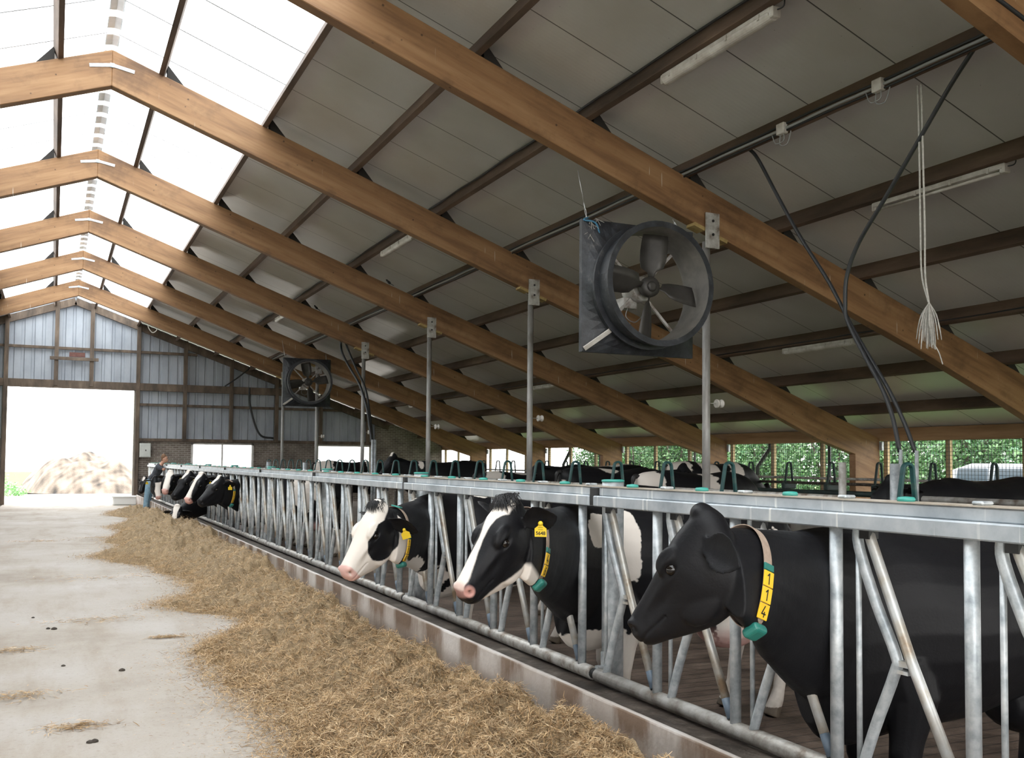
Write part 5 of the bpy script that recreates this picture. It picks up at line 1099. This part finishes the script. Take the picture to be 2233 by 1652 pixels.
def shrub(name, x, y, z0, rx, ry, h, n, size, cols, lab, cat, group=None, trunk=True):
    e = empty(name, (x, y, z0), 0, lab, cat, group); r = RNG
    # leaf clumps on a lumpy crown
    K = 26; cc = r.normal(0, 1, (K, 3)); cc /= np.linalg.norm(cc, axis=1)[:, None]; cc *= r.uniform(.35, .85, K)[:, None]; cc[:, 2] = np.abs(cc[:, 2])*.9+.02
    k = r.integers(0, K, n); P = cc[k]+r.normal(0, .15, (n, 3)); P *= np.array((rx, ry, h))
    P[:, 2] = np.clip(P[:, 2], .05, None)
    az = r.uniform(0, 6.28, n); tl = r.normal(0, .6, n); d = np.stack([np.cos(az)*np.cos(tl), np.sin(az)*np.cos(tl), np.sin(tl)], 1); s_ = np.cross(d, r.normal(0, 1, (n, 3))); s_ /= np.linalg.norm(s_, axis=1)[:, None]
    L = (size*r.uniform(.6, 1.4, n))[:, None]; V = np.stack([P, P+d*L*.5+s_*L*.32, P+d*L, P+d*L*.5-s_*L*.32], 1).reshape(-1, 3)
    F = (np.arange(n)*4)[:, None]+np.arange(4)[None]
    me = bpy.data.meshes.new('foliage'); me.vertices.add(len(V)); me.vertices.foreach_set('co', V.ravel()); me.loops.add(F.size); me.loops.foreach_set('vertex_index', F.ravel()); me.polygons.add(n); me.polygons.foreach_set('loop_start', np.arange(n)*4); me.polygons.foreach_set('loop_total', np.full(n, 4)); me.update()
    o = bpy.data.objects.new('foliage', me); C.objects.link(o); o.parent = e; me.materials.append(Mleaf); cols = np.array(cols); ci = cols[r.integers(0, len(cols), n)]*r.uniform(.7, 1.25, n)[:, None]; put_tint(o, np.repeat(ci, 4, 0))
    if trunk:
        mb = MB()
        for q in range(5):
            a = q*1.26; mb.tube([(0, 0, -.3), (math.cos(a)*rx*.15, math.sin(a)*ry*.15, h*.3), (math.cos(a)*rx*.5, math.sin(a)*ry*.5, h*.75)], [.07, .05, .015], 6)
        mb.build('stems', Mbark, e)
    return e
GR = [(.05, .13, .045), (.08, .19, .065), (.12, .25, .09), (.035, .09, .03), (.16, .28, .13), (.09, .21, .11)]
where = ['at the right edge', 'behind the parked vehicle', 'left of the parked vehicle', 'behind the hanging-hose pipes', 'right of the nearest big timber post', 'behind the nearest big timber post', 'left of the nearest big timber post', 'behind the second timber post', 'between the second and third timber posts', 'at the left end of the hedge']
for k in range(10):
    y = 13.5+k*3.0; shrub('hedge_shrub', 23.5+RNG.uniform(-.6, .6)+.03*k, y, -.12, 1.9, 1.45, 5.0, 9500, .115, GR, 'leafy green shrub outside the netting, '+where[k], 'shrub', 'hedge shrubs outside the netting')
for k in range(6):
    shrub('distant_tree', 34+RNG.uniform(-2, 2), 22+k*6.5, -.12, 4., 3.0, 11, 3000, .42, GR, 'tall tree behind the hedge, %s from the right' % ORD[k], 'tree', 'tall trees behind the hedge')
shrub('weed_clump', -1.9, 50, 0, 1.0, 1., .9, 900, .12, [(.25, .5, .2), (.3, .6, .25)], 'green weeds at the left beyond the far door', 'weeds', None, False)
shrub('weed_clump', .2, 57, .8, .7, .7, .9, 700, .12, [(.25, .5, .2), (.3, .6, .25)], 'green weeds on the left flank of the straw heap', 'weeds', None, False)
# ================================================================== parked vehicle outside the netting
Mcar = mat('pale_paint', (.42, .47, .54), .3); Mcarw = mat('dark_window', (.06, .085, .11), .15); Mrub = mat('tyre', (.02, .02, .02), .8)
e = empty('parked_van', (18.9, 13.7, -.12), 0, 'pale vehicle with blue-grey windows parked outside the netting at the right', 'vehicle')
prof = [(-2.2, .35), (-2.25, .95), (-1.5, 1.10), (-.95, 1.72), (-.5, 1.84), (1.5, 1.86), (2.05, 1.70), (2.2, 1.0), (2.2, .35)]
v = [(s*(.86-.12*max(0, z-1.05)/.8), y, z) for s in (-1, 1) for y, z in prof]; n = len(prof)
mb = MB(); mb.add(v, [tuple(range(n)), tuple(range(2*n-1, n-1, -1))]+[(k, n+k, n+(k+1) % n, (k+1) % n) for k in range(n)]); mb.build('body', Mcar, e, .06, 3)
for y0, y1 in ((-.95, -.1), (0, .9), (1.0, 1.85)):
    mb = MB()
    for s in (-1, 1):
        v = [(s*.865, y0, 1.12), (s*.865, y1, 1.12), (s*.765, y1-.05, 1.75), (s*.765, y0+(.42 if y0 < -.5 else .05), 1.75)]; v += [(x*1.01, y, z) for x, y, z in v]; mb.add(v, [(0, 1, 2, 3), (7, 6, 5, 4), (0, 4, 5, 1), (1, 5, 6, 2), (2, 6, 7, 3), (3, 7, 4, 0)])
    mb.build('side_window', Mcarw, e)
for s in (-1, 1):
    for y in (-1.45, 1.4): mb = MB(); mb.lathe((s*.80-.1, y, .33), [(.2, 0), (.33, .02), (.33, .18), (.2, .2)], (1, 0, 0), 18); mb.build('wheel', Mrub, e)
# ================================================================== the person by the fence
SKIN = mat('skin', (.55, .30, .21), .5); SHIRT = noisy('grey_shirt_cloth', [(.3, (.035, .04, .05)), (.7, (.07, .075, .09))], 12, .9, bump=.2); JEAN = noisy('pale_blue_denim', [(.3, (.16, .27, .36)), (.7, (.26, .40, .50))], 14, .9, bump=.2); HAIRC = noisy('brown_hair', [(.3, (.12, .06, .03)), (.7, (.24, .13, .07))], 30, .7); SHOE = mat('boot', (.03, .03, .03), .7)
def person():
    e = empty('person', (2.69, 32.75, 0), 0, 'man in grey shirt and blue jeans leaning over the far end of the fence', 'person')
    Rt = Vector((.906, -.423, 0)); Vw = Vector((.423, .906, 0)); Zz = Vector((0, 0, 1))
    def P(r, v, z): return Rt*r+Vw*v+Zz*z
    def limb(pts, rad, n=12, flat=1.):
        rs = []
        for i, p in enumerate(pts):
            t = (pts[min(i+1, len(pts)-1)]-pts[max(i-1, 0)]).normalized(); u = (Rt-t*Rt.dot(t))
            if u.length < .2: u = Zz-t*Zz.dot(t)
            u.normalize(); l = t.cross(u); r = rad[i]; rs.append(ring(p, l, u, r[0] if isinstance(r, tuple) else r, r[1] if isinstance(r, tuple) else r, r[1] if isinstance(r, tuple) else r, 1, 0, n))
        return loftrings(rs)
    def fuse(name, parts, vox, m, parent, it=4):
        V = []; F = []
        for v, f in parts: o = len(V); V += list(v); F += [tuple(i+o for i in q) for q in f]
        me = bpy.data.meshes.new('raw'); me.from_pydata([tuple(q) for q in V], [], F); bm = bmesh.new(); bm.from_mesh(me); bmesh.ops.recalc_face_normals(bm, faces=bm.faces); bm.to_mesh(me); bm.free()
        t = bpy.data.objects.new('raw', me); C.objects.link(t); r = t.modifiers.new('r', 'REMESH'); r.mode = 'VOXEL'; r.voxel_size = vox; s = t.modifiers.new('s', 'SMOOTH'); s.factor = .5; s.iterations = it
        me2 = bpy.data.meshes.new_from_object(t.evaluated_get(bpy.context.evaluated_depsgraph_get())); bpy.data.objects.remove(t); me2.name = name; me2.materials.clear(); me2.materials.append(m); me2.polygons.foreach_set('use_smooth', [True]*len(me2.polygons))
        o = bpy.data.objects.new(name, me2); C.objects.link(o); o.parent = parent; return o
    hip = P(.15, 0, .98); chest = P(.34, 0, 1.34); neck = P(.44, 0, 1.54); head = P(.53, 0, 1.69)
    legs = [[P(.0, .10*s, .07), P(.03, .10*s, .45), P(.10, .10*s, .88), P(.13, .07*s, 1.0)] for s in (1, -1)]
    shl = [P(.375, .19*s, 1.44) for s in (1, -1)]; elb = [P(.60, .22*s, 1.36) for s in (1, -1)]; wri = [P(.80, .16*s, 1.50) for s in (1, -1)]
    parts = [limb(l, [.045, .06, .085, .09]) for l in legs]+[limb([hip-Zz*.06, hip+Zz*.05, (hip+chest)/2, chest, P(.385, 0, 1.47), neck], [(.15, .11), (.165, .115), (.15, .105), (.185, .115), (.15, .09), (.055, .055)])]
    parts += [limb([neck-Zz*.03, P(.49, 0, 1.61)], [.056, .056]), limb([head-Zz*.11+Rt*.03, head-Zz*.07+Rt*.02, head, head+Zz*.06, head+Zz*.105-Rt*.01], [(.035, .05), (.06, .085), (.075, .098), (.07, .09), (.03, .04)])]
    parts += [limb([head-Zz*.015+Rt*.085, head-Zz*.035+Rt*.115], [.012, .016]), limb([head+Rt*.085-Zz*.065, head+Rt*.1-Zz*.067], [.02, .014])]
    for s in (0, 1):
        sd = 1 if s == 0 else -1; parts += [limb([shl[s], elb[s], wri[s]], [.055, .043, .028])]
        parts += [limb([head-Rt*.005+Vw*(sd*.07)-Zz*.02, head-Rt*.015+Vw*(sd*.09)], [.022, .012])]
        d = (wri[s]-elb[s]).normalized(); d2 = (Rt*.9-Zz*.3).normalized(); hc = wri[s]+d2*.05; parts += [limb([wri[s]-d*.02, hc, hc+d2*.04], [(.02, .026), (.042, .018), (.04, .016)])]
        for k in range(4):
            b0 = hc+d2*.035+Vw*((k-1.5)*.02); ln = (.07, .08, .075, .06)[k]; parts += [limb([b0, b0+d2*ln*.5-Zz*.006, b0+d2*ln*.8-Zz*ln*.5], [.009, .0085, .007], 8)]
        parts += [limb([hc-d2*.02-Vw*(sd*.03), hc+d2*.01-Vw*(sd*.055), hc+d2*.045-Vw*(sd*.06)-Zz*.01], [.011, .010, .008], 8)]
    fuse('body', parts, .011, SKIN, e)
    fuse('jeans', [limb([P(-.005, .10*s, .05), P(.03, .10*s, .45), P(.09, .10*s, .85), P(.13, .07*s, 1.03)], [.075, .08, .105, .11]) for s in (1, -1)]+[limb([hip-Zz*.12, hip, hip+Zz*.08], [(.165, .13), (.18, .13), (.17, .12)])], .014, JEAN, e)
    sh = [limb([hip+Zz*.02, hip+Zz*.1, (hip+chest)/2, chest, P(.385, 0, 1.48), P(.425, 0, 1.52)], [(.178, .13), (.172, .125), (.165, .12), (.20, .13), (.165, .105), (.075, .072)])]
    for s in (0, 1): sh.append(limb([shl[s]-Rt*.02, shl[s].lerp(elb[s], .55), shl[s].lerp(elb[s], .8)], [.075, .066, .062]))
    fuse('shirt', sh, .013, SHIRT, e)
    hr = [limb([head+Zz*.0-Rt*.035, head+Zz*.06-Rt*.02, head+Zz*.115-Rt*.0, head+Zz*.135+Rt*.02], [(.073, .075), (.082, .092), (.072, .088), (.03, .05)]), limb([head-Zz*.07-Rt*.05, head+Zz*.0-Rt*.04], [(.055, .04), (.07, .06)])]
    fuse('hair', hr, .012, HAIRC, e, 2)
    for s in (1, -1): fuse('boot', [limb([P(-.07, .10*s, .045), P(0, .10*s, .05), P(.10, .10*s, .04), P(.17, .10*s, .03)], [.04, .048, .045, .03]), limb([P(0, .10*s, .04), P(0, .10*s, .16)], [.05, .052])], .012, SHOE, e, 3)
    mb = MB()
    for s in (1, -1): mb.lathe(head+Rt*.088+Vw*(s*.03)+Zz*.005, [(.0005, -.008), (.007, 0), (.0005, .008)], Rt, 8)
    mb.build('eye', EYE, e)
person()
